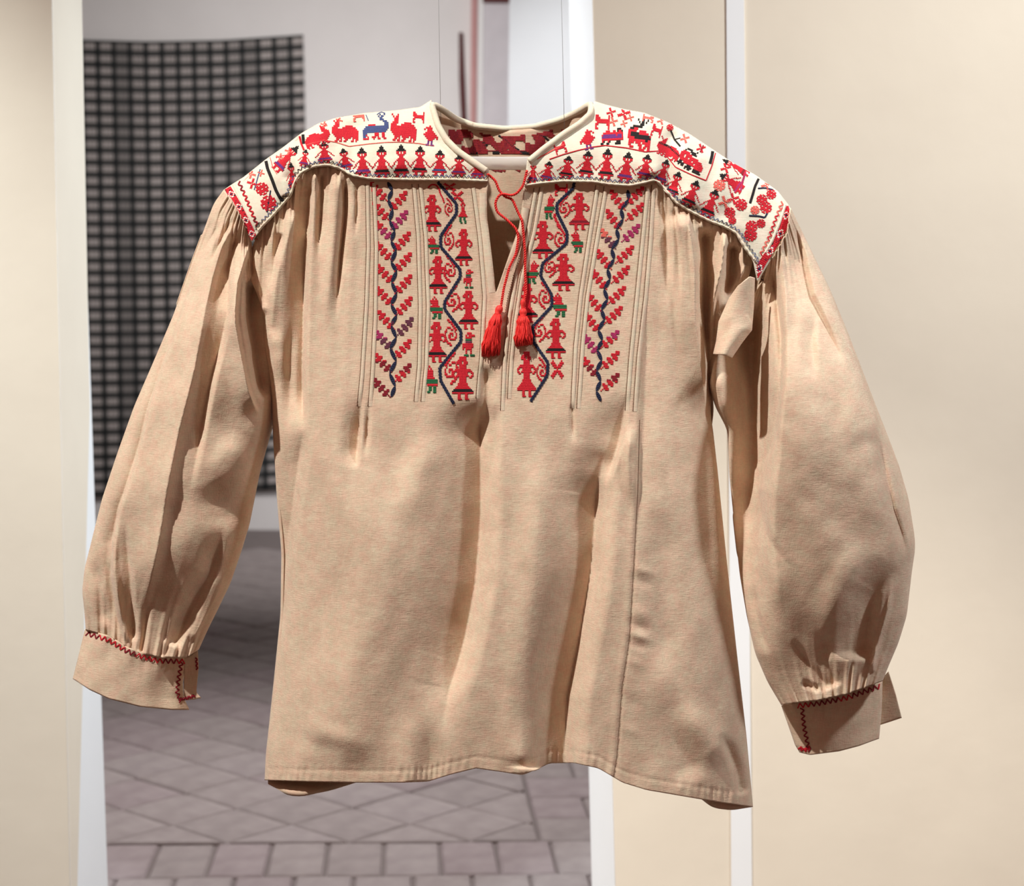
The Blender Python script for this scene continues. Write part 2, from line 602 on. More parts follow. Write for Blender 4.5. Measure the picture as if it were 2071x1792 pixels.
for m_ in cuts:
    o = bpy.data.objects.new('floor_tile', m_)
    COL.objects.link(o)
    o.parent = floor
    o.location = (org[0], org[1], random.uniform(-0.003, 0.001))
    o.rotation_euler = (0, 0, PSI)
NT = 295 - len(cuts)
for x, y, r, ms in tiles[:NT]:
    o = bpy.data.objects.new('floor_tile', random.choice(ms))
    COL.objects.link(o)
    o.parent = floor
    o.location = (x, y, random.uniform(-0.005, -0.001))
    o.rotation_euler = (random.uniform(-.004, .004), random.uniform(-.004, .004), r + random.uniform(-.012, .012))
far += tiles[NT:]
mbs = MB()
for x, y, r, ms in far:
    me = ms[0]
    c, s = math.cos(r), math.sin(r)
    n = len(mbs.v)
    dz = random.uniform(-0.004, 0.002)
    mbs.v += [(x + v.co.x * c - v.co.y * s, y + v.co.x * s + v.co.y * c, v.co.z + dz) for v in me.vertices]
    mbs.f += [tuple(n + k for k in p.vertices) for p in me.polygons]
fo = mbs.build('distant_floor_tiles', TM[1], floor)
fo['kind'] = 'stuff'

# ---- things in the room behind
# plaid textile on the far wall
YP = YF - 0.03
top = resample([(100, 72), (160, 80), (300, 84), (450, 81), (613, 70)], 40)
bot = resample([(118, 1006), (200, 1006), (400, 1000), (628, 986)], 40)
lft = resample([(100, 72), (118, 1006)], 60)
rgt = resample([(613, 70), (617, 240), (624, 600), (628, 986)], 60)
P = coons(top, bot, lft, rgt, 40, 60, 0)
uu, vv = np.meshgrid(np.linspace(0, 1, 40), np.linspace(0, 1, 60))
dep = YP - 0.012 * np.sin(uu * 17) * smooth(vv * 2) - 0.006
V = at(P[..., 0], P[..., 1], dep)
w_m = V[0, -1, 0] - V[0, 0, 0]
h_m = V[0, 0, 2] - V[-1, 0, 2]
m, nt, p = new_mat('plaid_wool')
uvn = nd(nt, 'ShaderNodeUVMap')
sx = nd(nt, 'ShaderNodeSeparateXYZ')
nt.links.new(uvn.outputs[0], sx.inputs[0])
cu = math_n(nt, 'MULTIPLY', sx.outputs[0], 513 / 32.4)
cv = math_n(nt, 'MULTIPLY', sx.outputs[1], 925 / 24.8)
fu = math_n(nt, 'ABSOLUTE', math_n(nt, 'SUBTRACT', math_n(nt, 'FRACT', cu), 0.5))
fv = math_n(nt, 'ABSOLUTE', math_n(nt, 'SUBTRACT', math_n(nt, 'FRACT', cv), 0.5))
mu = math_n(nt, 'LESS_THAN', fu, 0.34)
mv = math_n(nt, 'LESS_THAN', fv, 0.25)
wn = nd(nt, 'ShaderNodeTexWhiteNoise')
wn.noise_dimensions = '1D'
nt.links.new(math_n(nt, 'FLOOR', cu), wn.inputs['W'])
colb = math_n(nt, 'ADD', math_n(nt, 'MULTIPLY', wn.outputs['Value'], 0.62), 0.38)
fine = math_n(nt, 'ADD', math_n(nt, 'MULTIPLY', math_n(nt, 'SINE', math_n(nt, 'MULTIPLY', cu, 6.2832 * 4)), 0.22), 0.78)
blob = math_n(nt, 'MULTIPLY', math_n(nt, 'MULTIPLY', mu, mv), math_n(nt, 'MULTIPLY', colb, fine))
half = math_n(nt, 'MULTIPLY', math_n(nt, 'ADD', mu, mv), 0.10)
fac = math_n(nt, 'ADD', blob, half)
cr_ = ramp(nt, fac, (0.020, 0.023, 0.024), (0.42, 0.38, 0.365), 0.0, 1.0)
nt.links.new(cr_, p.inputs['Base Color'])
p.inputs['Roughness'].default_value = 0.95
p.inputs['Specular IOR Level'].default_value = 0.1
me = raw_mesh('hanging_textile', V.reshape(-1, 3), grid_faces(60, 40), m)
uvl = me.uv_layers.new(name='UVMap')
idx = np.zeros(len(me.loops), np.int32)
me.loops.foreach_get('vertex_index', idx)
uvl.data.foreach_set('uv', np.stack([uu.ravel()[idx], vv.ravel()[idx]], 1).astype(np.float32).ravel())
o = cloth_thickness(link('hanging_textile', me), 0.006)
o['label'] = 'dark grey checked woven textile hanging on the wall beyond the doorway'
o['category'] = 'textile'

# white partition in the room behind, seen past the right door jamb
yb = 5.2
pa = at(np.array([1029.0]), np.array([120.0]), yb)[0]
mb = MB(); mb.slab(pa[0], pa[0] + 1.3, yb, yb + 0.12, 0, 3.6)
struct(mb.build('wall_partition', WHITEPAINT))
# lavender display board with a rose side strip and a dark top rail, on the far wall
yl = YF - 0.06
q = at(np.array([948.0, 967.0, 1080.0, 974.0]), np.array([300.0, 300.0, 300.0, 6.0]), yl)
bd = empty('display_board', (q[1, 0], yl, q[3, 2]), 'pale lavender board with a rose side strip, beside the white partition', 'board')
inv = Vector(bd.location)
zt_, zb_ = q[3, 2], 0.9


def bslab(name, mat, x0, x1, y0, y1, z0, z1):
    mb = MB(); mb.slab(x0 - inv.x, x1 - inv.x, y0 - inv.y, y1 - inv.y, z0 - inv.z, z1 - inv.z)
    return mb.build(name, mat, bd, bevel=0.004)


def xpx(px, Y):
    return float(at(np.array([px]), np.array([120.0]), Y)[0, 0])


bslab('board_panel', LAVENDER, xpx(977, yl), xpx(1090, yl), yl, YF, zb_, zt_)
bslab('white_margin', WHITEPAINT, xpx(966, yl), xpx(977, yl), yl - 0.004, YF, zb_, zt_ + 0.25)
bslab('side_strip', ROSE, xpx(952, yl), xpx(965, yl), yl - 0.012, YF, zb_, zt_ + 0.25)
bslab('top_rail', MAROON, xpx(975, yl), xpx(1090, yl), yl - 0.03, YF, zt_, zt_ + 0.22)
# maroon pole leaning on the far wall
pts = [at(np.array([a]), np.array([b]), YF - 0.02)[0] for a, b in ((932, 66), (934, 160), (938, 250), (939, 420), (940, 700))]
mb = MB(); mb.tube(pts, [0.012, 0.017, 0.017, 0.017, 0.017], 10)
po = mb.build('wooden_pole', MAROON, None, True)
po['label'] = 'thin dark maroon pole upright against the wall left of the rose strip'
po['category'] = 'pole'

# ================================================================== the blouse
bl = empty('embroidered_blouse', (0, 0, 0.80), 'cream linen blouse with red embroidered yoke and tasselled neck tie, hung in the doorway', 'blouse')
bl_inv = np.array([0, 0, 0.80])


def part(name, me, parent=None):
    o = link(name, me, parent or bl)
    return o


# outlines in photo pixels, left column of the page = left of the picture
SEAM_L = [(524, 469), (533, 458), (551, 440), (569, 420), (590, 396), (599, 366), (611, 351), (635, 339), (662, 336),
          (688, 343), (709, 357), (748, 364), (829, 366), (919, 366), (988, 369)]
SEAM_R = [(1060, 378), (1095, 373), (1140, 369), (1200, 370), (1230, 375), (1274, 378), (1304, 372), (1325, 366), (1343, 384),
          (1364, 411), (1394, 429), (1433, 449), (1463, 460), (1487, 473), (1505, 503), (1523, 527)]
TORSO_L = [(524, 469), (509, 500), (500, 552), (507, 566), (522, 600), (536, 645), (533, 685), (541, 735), (549, 785), (551, 850),
           (553, 900), (559, 997), (569, 1120), (567, 1243), (552, 1391), (537, 1530), (535, 1578)]
TORSO_R = [(1523, 527), (1508, 585), (1478, 650), (1455, 710), (1441, 770), (1437, 837), (1442, 869), (1451, 948), (1471, 1145),
           (1490, 1317), (1510, 1490), (1523, 1632)]
SLIT_L = [(988, 369), (984, 390), (985, 440), (992, 500), (998, 550), (1003, 592)]
SLIT_R = [(1060, 378), (1056, 420), (1050, 460), (1036, 500), (1020, 545), (1003, 592)]
CENTRE = [(1003, 592), (996, 680), (978, 800), (971, 900), (972, 1046), (968, 1300), (963, 1554)]
HEM_L = [(535, 1578), (618, 1581), (717, 1583), (815, 1583), (865, 1581), (914, 1566), (963, 1554)]
HEM_R = [(963, 1554), (1012, 1561), (1057, 1568), (1086, 1556), (1111, 1544), (1160, 1543), (1210, 1554), (1239, 1571),
         (1259, 1583), (1308, 1598), (1407, 1615), (1456, 1623), (1523, 1632)]

_tl, _tr = np.array(TORSO_L, float), np.array(TORSO_R, float)


_yy = np.arange(200, 1800, 4.0)
_kk = np.hanning(61); _kk /= _kk.sum()
_ls = np.convolve(np.pad(np.interp(_yy, _tl[:, 1], _tl[:, 0]), 30, 'edge'), _kk, 'valid')
_rs = np.convolve(np.pad(np.interp(_yy, _tr[:, 1], _tr[:, 0]), 30, 'edge'), _kk, 'valid')


def torso_base(X, Y):
    l = np.interp(Y, _yy, _ls)
    r = np.interp(Y, _yy, _rs)
    s = np.clip(2 * (X - l) / (r - l) - 1, -1, 1)
    A = 0.030 + 0.045 * smooth((Y - 360) / 900)
    return A * (1 - np.abs(s) ** 5) ** 0.7


# folds: (points, height mm, width left px, width right px, crest sharpness, taper in, taper out)
TF = [
    # falls of the lower body: the cloth sinks slowly to the right, then rises sharply at the crease
    ([(968, 800), (972, 900), (973, 1046), (960, 1194), (935, 1317), (906, 1400), (890, 1500)], -37, 125, 48, .8, .12, .35),
    ([(1222, 900), (1207, 997), (1197, 1145), (1172, 1292), (1147, 1415), (1140, 1560)], -40, 130, 50, .8, .2, .01),
    ([(1088, 860), (1092, 1000), (1080, 1180), (1062, 1350), (1052, 1560)], 6, 60, 60, .2, .3, .05),
    ([(865, 1440), (870, 1583)], -9, 60, 45, .3, .8, .01),
    ([(825, 1430), (835, 1583)], 6, 60, 40, .2, .8, .01),
    ([(1057, 1450), (1060, 1565)], 6, 40, 40, .2, .8, .01),
    ([(620, 850), (608, 900), (600, 960), (576, 1135), (568, 1300), (558, 1500)], -13, 60, 26, .8, .15, .5),
    ([(760, 900), (745, 1100), (715, 1300), (690, 1560)], 9, 110, 130, .1, .4, .1),
    ([(735, 1000), (700, 1180), (660, 1400)], -8, 90, 90, .1, .5, .5),
    # pulls below the embroidered panels
    ([(731, 790), (726, 870), (719, 952)], -15, 46, 9, .7, .55, .3),
    ([(747, 800), (743, 880), (738, 930)], -6, 12, 10, .6, .5, .4),
    ([(1268, 790), (1253, 890), (1222, 985)], -17, 90, 12, .5, .5, .3),
    ([(1278, 850), (1270, 930), (1278, 1030)], 8, 18, 20, .5, .3, .5),
    ([(1158, 815), (1160, 900)], -4, 10, 8, .6, .2, .5),
    ([(1003, 815), (1002, 900), (990, 1010)], -8, 30, 14, .6, .2, .5),
    ([(985, 735), (985, 830), (975, 900)], -9, 22, 24, .2, .2, .5),
    ([(880, 860), (850, 960), (830, 1080)], 6, 50, 50, .1, .4, .4),
    # left chest gathers
    ([(628, 352), (624, 420), (616, 525), (613, 631), (611, 781), (613, 880)], -25, 55, 14, .85, .08, .18),
    ([(600, 420), (580, 490), (560, 560), (552, 640), (548, 720)], 9, 24, 30, .4, .1, .4),
    ([(570, 470), (556, 520), (546, 600)], -9, 22, 10, .6, .1, .4),
    ([(700, 362), (699, 440), (690, 520), (683, 601), (677, 660)], -13, 12, 9, .8, .1, .5),
    ([(682, 352), (678, 440), (668, 560), (655, 680)], 6, 24, 14, .3, .1, .5),
    ([(722, 366), (722, 430), (717, 490)], -6, 9, 7, .6, .1, .5),
    ([(652, 345), (650, 430), (642, 540)], -9, 12, 8, .7, .1, .5),
    ([(638, 345), (634, 430), (628, 520)], 4, 8, 10, .5, .1, .5),
    ([(503, 552), (520, 590), (536, 640)], 9, 12, 18, .6, .1, .2),
    ([(548, 660), (554, 700), (562, 780)], 8, 14, 30, .4, .3, .5),
    ([(590, 640), (586, 760), (584, 880)], -5, 20, 16, .3, .3, .4),
    # right chest gathers and the deep recess under the arm
    ([(1334, 376), (1346, 440), (1350, 520), (1346, 640)], -8, 22, 14, .5, .1, .5),
    ([(1362, 420), (1372, 500), (1376, 620)], -6, 14, 9, .6, .1, .5),
    ([(1384, 424), (1400, 490), (1406, 560), (1405, 640), (1418, 740), (1430, 840)], 17, 70, 14, .7, .08, .2),
    ([(1422, 456), (1426, 540), (1427, 640), (1436, 740), (1444, 830)], -34, 16, 28, .2, .08, .2),
    ([(1468, 468), (1460, 540), (1444, 600), (1438, 660), (1437, 760)], 14, 12, 8, .6, .1, .3),
    ([(1482, 492), (1478, 560), (1464, 620)], -24, 18, 22, .2, .12, .4),
    ([(1512, 532), (1490, 570), (1470, 610)], 7, 9, 9, .6, .1, .4),
    ([(1308, 560), (1308, 700), (1302, 849), (1297, 997), (1289, 1145)], -6, 16, 50, .6, .3, .3),
    ([(1424, 860), (1430, 1000), (1440, 1200)], -5, 50, 20, .2, .3, .3),
    # lower right corner: soft lit plane with creases
    ([(1310, 1380), (1360, 1490), (1400, 1590)], -6, 80, 70, .0, .6, .2),
    ([(1370, 1420), (1430, 1490), (1475, 1550)], 7, 60, 50, .1, .4, .3),
    ([(1460, 1480), (1490, 1560), (1500, 1610)], -13, 14, 26, .5, .3, .1),
    ([(1330, 1000), (1350, 1200), (1340, 1400)], -7, 60, 70, .1, .3, .3),
    ([(580, 1470), (620, 1500), (700, 1530)], -2, 30, 30, .1, .4, .4),
    ([(610, 1450), (650, 1480), (740, 1500)], 2, 30, 28, .1, .4, .4),
]
_sl = np.array(sorted(SEAM_L), float)
_sr = np.array(sorted(SEAM_R), float)
_hx = np.array(HEM_L + HEM_R[1:], float)
_vx = np.array([(1315, 700), (1300, 780), (1295, 849), (1291, 997), (1283, 1145), (1274, 1292), (1259, 1391), (1249, 1529), (1242, 1571)], float)


def seam_y(X):
    xs = np.concatenate([_sl[:, 0], _sr[:, 0]])
    ys = np.concatenate([_sl[:, 1], _sr[:, 1]])
    return np.interp(X, xs, ys)


def torso_h(X, Y, full=True):
    h = torso_base(X, Y)
    if not full:
        return h
    h = h + folds(X, Y, TF)
    # fine gathers running out of the yoke seam
    dy = Y - seam_y(X)
    gl = smooth((740 - X) / 50) + smooth((X - 1300) / 40)
    ph = X + 0.06 * dy * np.where(X < 1000, 1, -1)
    g = np.sin(ph * 2 * math.pi / 13.5 + 1.4 * np.sin(ph / 17.0)) + 0.6 * np.sin(ph * 2 * math.pi / 8.3 + 2)
    h += gl * 0.0016 * g * np.exp(-np.clip(dy, 0, None) / 55)
    g2 = np.sin(ph * 2 * math.pi / 37 + 1.9 * np.sin(ph / 41.0))
    h += gl * 0.0030 * g2 * np.exp(-np.clip(dy, 0, None) / 190) * smooth(dy / 30)
    # loose cloth is never flat
    low = smooth((Y - 820) / 120)
    h += waves(X, Y, 6, 190, 380, -20, 25, 2.2, 3) * low
    h += waves(X, Y, 7, 60, 120, -35, 60, 0.40, 5) * (0.35 + 0.65 * low)
    # hem: stitched groove, puckers, rolled edge
    hy = np.interp(X, _hx[:, 0], _hx[:, 1])
    e = hy - Y
    h += -0.0005 * np.exp(-((e - 24) / 4.0) ** 2)
    pk = (np.sin(X * 2 * math.pi / 14 + 3.2 * np.sin(X / 23.0)) + 0.7 * np.sin(X * 2 * math.pi / 31 + 1 + 2 * np.sin(X / 57.0))) * (0.5 + 0.5 * np.sin(X / 47.0 + 2))
    h += 0.0009 * pk * np.exp(-((e - 16) / 14.0) ** 2)
    # side seam on the right: groove with puckers
    vx = np.interp(Y, _vx[:, 1], _vx[:, 0])
    d = X - vx
    on = smooth((Y - 830) / 60)
    h += on * (-0.0014 * np.exp(-(d / 3.0) ** 2) + 0.0010 * np.exp(-((d + 9) / 7.0) ** 2))
    pk = sum(a * np.exp(-((Y - y0 - 0.3 * d) / w) ** 2) for y0, a, w in ((1148, 1, 9), (1172, -1.2, 12), (1236, 1.3, 14), (1262, -1, 9), (1281, 1.2, 8), (1300, -1, 9), (1335, .8, 10), (1412, -.8, 14), (1470, .6, 12)))
    h += on * 0.0013 * pk * np.exp(-((d - 20) / 20.0) ** 2) * smooth((Y - 1050) / 100)
    # lips of the neck slit
    return h


def front_grid(top, bot, left, right, nu, nv):
    P = coons(top, bot, left, right, nu, nv)
    X, Y = P[..., 0], P[..., 1]
    h = torso_h(X, Y)
    return P, h


FRONT_V, FRONT_F = [], []            # collected for draping the stitches


def collect(V, F):
    off = sum(len(v) for v in FRONT_V)
    FRONT_V.append(V)
    FRONT_F.append(np.asarray(F) + off)


NU, NV = 190, 430
_c = resample(CENTRE, NV - 69, 1)[1:]
EDGE_L = np.concatenate([resample(SLIT_L, 70, 1), _c])
EDGE_R = np.concatenate([resample(SLIT_R, 70, 1), _c])
Pl, hl = front_grid(SEAM_L, HEM_L, TORSO_L, EDGE_L, NU, NV)
Pr, hr = front_grid(SEAM_R, HEM_R, EDGE_R, TORSO_R, NU, NV)
# slit lips lift off a little and curl apart
for P_, h_, sgn in ((Pl, hl, 1), (Pr, hr, -1)):
    X, Y = P_[..., 0], P_[..., 1]
    lip = np.interp(Y, [p[1] for p in (SLIT_L if sgn > 0 else SLIT_R)], [p[0] for p in (SLIT_L if sgn > 0 else SLIT_R)])
    d = (lip - X) * sgn
    h_ += 0.0035 * np.exp(-np.clip(d, 0, None) / 14.0) * smooth((590 - Y) / 80)
Vl = at(Pl[..., 0], Pl[..., 1], -hl).reshape(-1, 3)
Vr = at(Pr[..., 0], Pr[..., 1], -hr).reshape(-1, 3)
V = np.concatenate([Vl, Vr])
F = np.concatenate([grid_faces(NV, NU), grid_faces(NV, NU, len(Vl))])
collect(V, F)
me = raw_mesh('front_panel', V - bl_inv, F, LINEN)
# weld the shared centre line below the slit
import bmesh
bm = bmesh.new(); bm.from_mesh(me)
bmesh.ops.remove_doubles(bm, verts=bm.verts, dist=1e-5)
bm.to_mesh(me); bm.free()
me.polygons.foreach_set('use_smooth', np.full(len(me.polygons), True))
front = cloth_thickness(part('front_panel', me))

# ---- yokes
RIDGE_L = [(452, 384), (470, 372), (494, 357), (539, 321), (572, 298), (608, 270), (644, 249), (680, 238), (739, 228), (799, 223),
           (850, 216), (872, 202)]
NECK_L = [(872, 202), (876, 225), (884, 250), (902, 281), (928, 304), (960, 325), (989, 341), (988, 369)]
BAND_L = [(452, 384), (470, 408), (488, 440), (500, 466), (509, 489)]
SEAM_L2 = [(509, 489)] + SEAM_L[0:]
RIDGE_R = [(1202, 204), (1224, 211), (1260, 220), (1304, 228), (1349, 246), (1394, 270), (1439, 300), (1484, 330), (1529, 354),
           (1574, 387), (1595, 414)]
NECK_R = [(1202, 204), (1197, 222), (1170, 249), (1140, 268), (1095, 301), (1066, 323), (1060, 378)]
BAND_R = [(1595, 414), (1602, 428), (1595, 464), (1574, 503), (1553, 535), (1532, 570)]
SEAM_R2 = SEAM_R + [(1532, 570)]


def yoke(ridge, neck, band, seam, left):
    nu, nv = 170, 70
    if left:
        P = coons(ridge, seam, band, neck, nu, nv)
    else:
        P = coons(ridge, seam, neck, band, nu, nv)
    X, Y = P[..., 0], P[..., 1]
    v = np.linspace(0, 1, nv)[:, None] * np.ones((1, nu))
    hs = torso_base(np.clip(X[-1:], 540, 1480), np.maximum(Y[-1:], 400)) * np.ones((nv, 1))
    hs = np.maximum(hs, 0.014)
    h = -0.012 + (hs + 0.012 + 0.003) * np.sin(np.clip(v * 1.06, 0, 1) * math.pi / 2) ** 0.75
    # soft dents where the cloth sags over the hanger
    if left:
        h += folds(X, Y, [([(655, 250), (640, 300), (630, 340)], 7, 30, 40, .2, .2, .05),
                          ([(608, 272), (600, 320), (596, 368)], -9, 30, 22, .3, .15, .1),
                          ([(720, 235), (712, 300), (706, 350)], -5, 40, 40, .2, .2, .1),
                          ([(560, 310), (566, 360), (580, 400)], 5, 22, 24, .2, .2, .1),
                          ([(800, 228), (800, 360)], 3, 50, 60, .1, .2, .2)])
    else:
        h += folds(X, Y, [([(1300, 235), (1310, 300), (1322, 360)], 6, 44, 40, .2, .2, .1),
                          ([(1360, 255), (1352, 330), (1350, 390)], -8, 26, 30, .3, .2, .1),
                          ([(1420, 300), (1400, 380), (1388, 420)], 6, 40, 40, .2, .2, .1),
                          ([(1225, 225), (1215, 300), (1212, 366)], -3, 40, 40, .1, .2, .2),
                          ([(1500, 350), (1478, 410), (1462, 455)], -4, 30, 30, .2, .2, .2)])
    h += waves(X, Y, 6, 40, 90, -60, 60, 0.5, 9 if left else 11)
    V = at(X, Y, -h).reshape(-1, 3)
    F = grid_faces(nv, nu)
    collect(V, F)
    me = raw_mesh('yoke', V - bl_inv, F, YOKE)
    return cloth_thickness(part('yoke', me), 0.0012), P, h


yk_l, Pyl, hyl = yoke(RIDGE_L, NECK_L, BAND_L, SEAM_L2, True)
yk_r, Pyr, hyr = yoke(RIDGE_R, NECK_R, BAND_R, SEAM_R2, False)

# ---- back panel (one sheet, its inner face shows through the neck)
BTOP = [(470, 402), (494, 362), (539, 326), (572, 303), (608, 276), (644, 255), (680, 244), (739, 234), (799, 229), (850, 221), (876, 208),
        (893, 222), (920, 242), (960, 257), (1020, 264), (1080, 260), (1130, 246), (1170, 229), (1198, 208), (1224, 216), (1260, 225),
        (1304, 234), (1349, 252), (1394, 276), (1439, 306), (1484, 336), (1529, 360), (1560, 386), (1580, 414)]
BL_ = [(470, 402), (500, 450), (528, 520), (540, 645), (537, 685), (545, 735), (552, 785), (552, 850), (555, 900), (560, 997), (570, 1120),
       (568, 1243), (553, 1391), (541, 1530), (542, 1586)]
BR_ = [(1580, 414), (1568, 480), (1548, 560), (1490, 650), (1455, 720), (1444, 790), (1447, 830), (1442, 869), (1451, 948), (1471, 1145), (1490, 1317), (1510, 1490), (1523, 1632)]
BHEM = [(542, 1586), (556, 1592), (579, 1608), (600, 1611), (618, 1610), (668, 1598), (717, 1583), (850, 1540), (1000, 1530), (1200, 1530),
        (1340, 1570), (1420, 1617), (1432, 1628), (1446, 1635), (1480, 1639), (1523, 1632)]
nu, nv = 220, 160
BL_ = [(x + (5 if 480 < y < 1540 else 0), y) for x, y in BL_]
BR_ = [(x - (5 if 600 < y < 1560 else 0), y) for x, y in BR_]
P = coons(BTOP, BHEM, BL_, BR_, nu, nv)
X, Y = P[..., 0], P[..., 1]
v = np.linspace(0, 1, nv)[:, None] * np.ones((1, nu))
u = np.linspace(-1, 1, nu)[None] * np.ones((nv, 1))
xt = X[:1] * np.ones((nv, 1))
neckw = smooth((xt - 862) / 70) * smooth((1214 - xt) / 70)
htop = -0.014 - 0.050 * neckw
hbk = -(0.060 + 0.02 * v) * (1 - np.abs(u) ** 4) ** 0.7
k = smooth(v / 0.16)
h = htop * (1 - k) * (1 - np.abs(u) ** 8) + hbk * k
h += waves(X, Y, 6, 120, 260, -15, 15, 3.0, 21) * (1 - np.abs(u) ** 6)
low = smooth((Y - 1556) / 44) * (smooth((760 - X) / 150) + smooth((X - 1380) / 60))
h = h * (1 - low) + (0.058 * np.abs(1 - u ** 8)) * low
# the back hem swings forward at the lower corners, where it shows below the front
VB = at(X, Y, -h).reshape(-1, 3)
FB = grid_faces(nv, nu)
back = cloth_thickness(part('back_panel', raw_mesh('back_panel', VB - bl_inv, FB, LINEN_IN)))
# white binding under the inside of the back yoke and its cream cloth
BACK_BVH = BVHTree.FromPolygons([tuple(p) for p in VB], [tuple(f) for f in FB])


# ---- sleeves
def sleeve(Lp, Rp, top, bot, fl, left, A0, A1, h0):
    nu, nv = 190, 340
    th = np.linspace(0, math.pi, nu)
    uu = (1 - np.cos(th)) / 2
    L, R = resample(Lp, nv, 1), resample(Rp, nv, 1)
    T, B = np.array(top, float), np.array(bot, float)
    t = np.linspace(0, 1, nv)[:, None]
    P = L[:, None] * (1 - uu)[None, :, None] + R[:, None] * uu[None, :, None]
    # bend the ends to the seam curves
    def bend(curve, a, b):
        c = resample(curve, 200, 0)
        s = np.linspace(0, 1, 200)
        cx, cy = np.interp(uu, s, c[:, 0]), np.interp(uu, s, c[:, 1])
        lin = a[None] * (1 - uu)[:, None] + b[None] * uu[:, None]
        return np.stack([cx, cy], 1) - lin
    P += (bend(top, L[0], R[0])[None] * ((1 - t) ** 3)[..., None])
    P += (bend(bot, L[-1], R[-1])[None] * (t ** 6)[..., None])
    X, Y = P[..., 0], P[..., 1]
    amp = A0 + (A1 - A0) * smooth(t / 0.35) - (A1 - 0.030) * smooth((t - 0.70) / 0.30)
    sn_ = np.sin(th)[None] ** 0.85
    fw = np.sin(th)[None] ** 0.5
    h = h0 * (1 - 0.6 * np.exp(-t / 0.05)) + amp * sn_ + folds(X, Y, fl) * fw
    h = h + (0 if left else 1) * (0.040 * smooth(t / 0.5) - 0.034 * smooth((t - 0.36) / 0.64)) * fw ** 0.5
    uq = uu[None] * np.ones((nv, 1))
    g = np.sin(uq * 2 * math.pi * 9 + 1.7 * np.sin(uq * 13)) + 0.6 * np.sin(uq * 2 * math.pi * 17 + 1)
    h += 0.0022 * g * np.exp(-t / 0.07) * fw * smooth(t / 0.004)
    gb = np.sin(uq * 2 * math.pi * 12 + 2.1 * np.sin(uq * 9)) + 0.5 * np.sin(uq * 2 * math.pi * 21)
    h += 0.0024 * gb * np.exp(-(1 - t) / 0.05) * fw
    h += waves(X, Y, 6, 130, 260, 20 if left else -40, 70 if left else 20, 2.0, 31 + left) * fw
    h += waves(X, Y, 7, 45, 95, -60, 60, 0.35, 41 + left) * fw
    Vf = at(X, Y, -h).reshape(-1, 3)
    # rear half of the tube
    s = slice(None, None, 4)
    Pb = P[::4, ::3][:, ::-1]
    idx = np.arange(0, nv, 4)
    jdx = np.arange(0, nu, 3)[::-1]
    tb = t[idx]
    hb = (h0 * np.ones_like(tb)) - (amp[idx] * 1.0) * np.sin(th[jdx])[None] ** 0.85
    hb += waves(Pb[..., 0], Pb[..., 1], 5, 90, 200, -30, 60, 2.0, 51 + left) * np.sin(th[jdx])[None]
    Vb = at(Pb[..., 0], Pb[..., 1], -hb).reshape(-1, 3)
    F = np.concatenate([grid_faces(nv, nu), grid_faces(len(idx), len(jdx), len(Vf))])
    V = np.concatenate([Vf, Vb])
    me = raw_mesh('sleeve', V - bl_inv, F, LINEN)
    return cloth_thickness(part('sleeve', me)), Vf, grid_faces(nv, nu)


SLF = [
    ([(448, 446), (413, 501), (382, 574), (347, 678), (319, 761), (291, 847), (274, 934), (245, 999), (227, 1080), (221, 1140), (226, 1200), (248, 1300)], -16, 46, 10, .85, .06, .10),
    ([(474, 445), (446, 505), (426, 574), (408, 657), (398, 726), (381, 795), (363, 864), (348, 934), (336, 999), (322, 1090), (308, 1160), (286, 1240)], 13, 50, 26, .9, .06, .15),
    ([(488, 460), (462, 525), (461, 622), (448, 691), (428, 761), (414, 830), (398, 920), (380, 1010)], -13, 40, 14, .7, .08, .35),
    ([(470, 440), (440, 500), (424, 540)], -8, 12, 10, .6, .2, .4),
    ([(505, 492), (480, 574), (474, 643), (489, 726), (503, 795), (524, 842)], 22, 40, 8, .8, .1, .12),
    ([(512, 560), (508, 640), (522, 740), (537, 810)], -34, 22, 40, .2, .12, .15),
    ([(430, 900), (465, 925), (510, 905)], 4, 70, 60, .0, .4, .4),
    ([(420, 970), (450, 1030), (480, 1080)], -8, 60, 70, .0, .4, .4),
    ([(452, 1060), (430, 1150), (385, 1240), (350, 1310)], -12, 40, 18, .5, .3, .05),
    ([(470, 1130), (430, 1220), (385, 1300)], 6, 22, 16, .5, .3, .1),
    ([(250, 1050), (262, 1160), (272, 1300)], -11, 26, 12, .6, .3, .1),
    ([(232, 1060), (228, 1130), (240, 1220), (256, 1300)], 8, 14, 14, .6, .3, .1),
    ([(190, 1120), (200, 1200), (215, 1270)], -7, 24, 18, .2, .3, .2),
    ([(430, 440), (395, 530), (350, 660)], -6, 16, 12, .4, .1, .4),
    ([(300, 1220), (292, 1290), (285, 1320)], -6, 14, 8, .6, .3, .05),
    ([(345, 1290), (330, 1328)], -5, 10, 8, .5, .3, .05),
]
SL_L = [(452, 384), (432, 412), (412, 466), (388, 530), (351, 636), (311, 730), (271, 822), (236, 920), (206, 1010), (186, 1090),
        (171, 1150), (166, 1195), (171, 1240), (173, 1274)]
SL_R = [(509, 489), (520, 560), (546, 640), (552, 720), (556, 800), (553, 860), (540, 905), (526, 955), (515, 1010), (505, 1060), (490, 1110),
        (466, 1180), (441, 1232), (421, 1272), (402, 1314)]
sl1, V_, F_ = sleeve(SL_L, SL_R, [(452, 384), (470, 408), (488, 440), (500, 466), (509, 489)],
                     [(173, 1274), (220, 1287), (258, 1310), (289, 1322), (322, 1329), (376, 1330), (402, 1314)], SLF, True, 0.028, 0.062, -0.022)
collect(V_, F_)
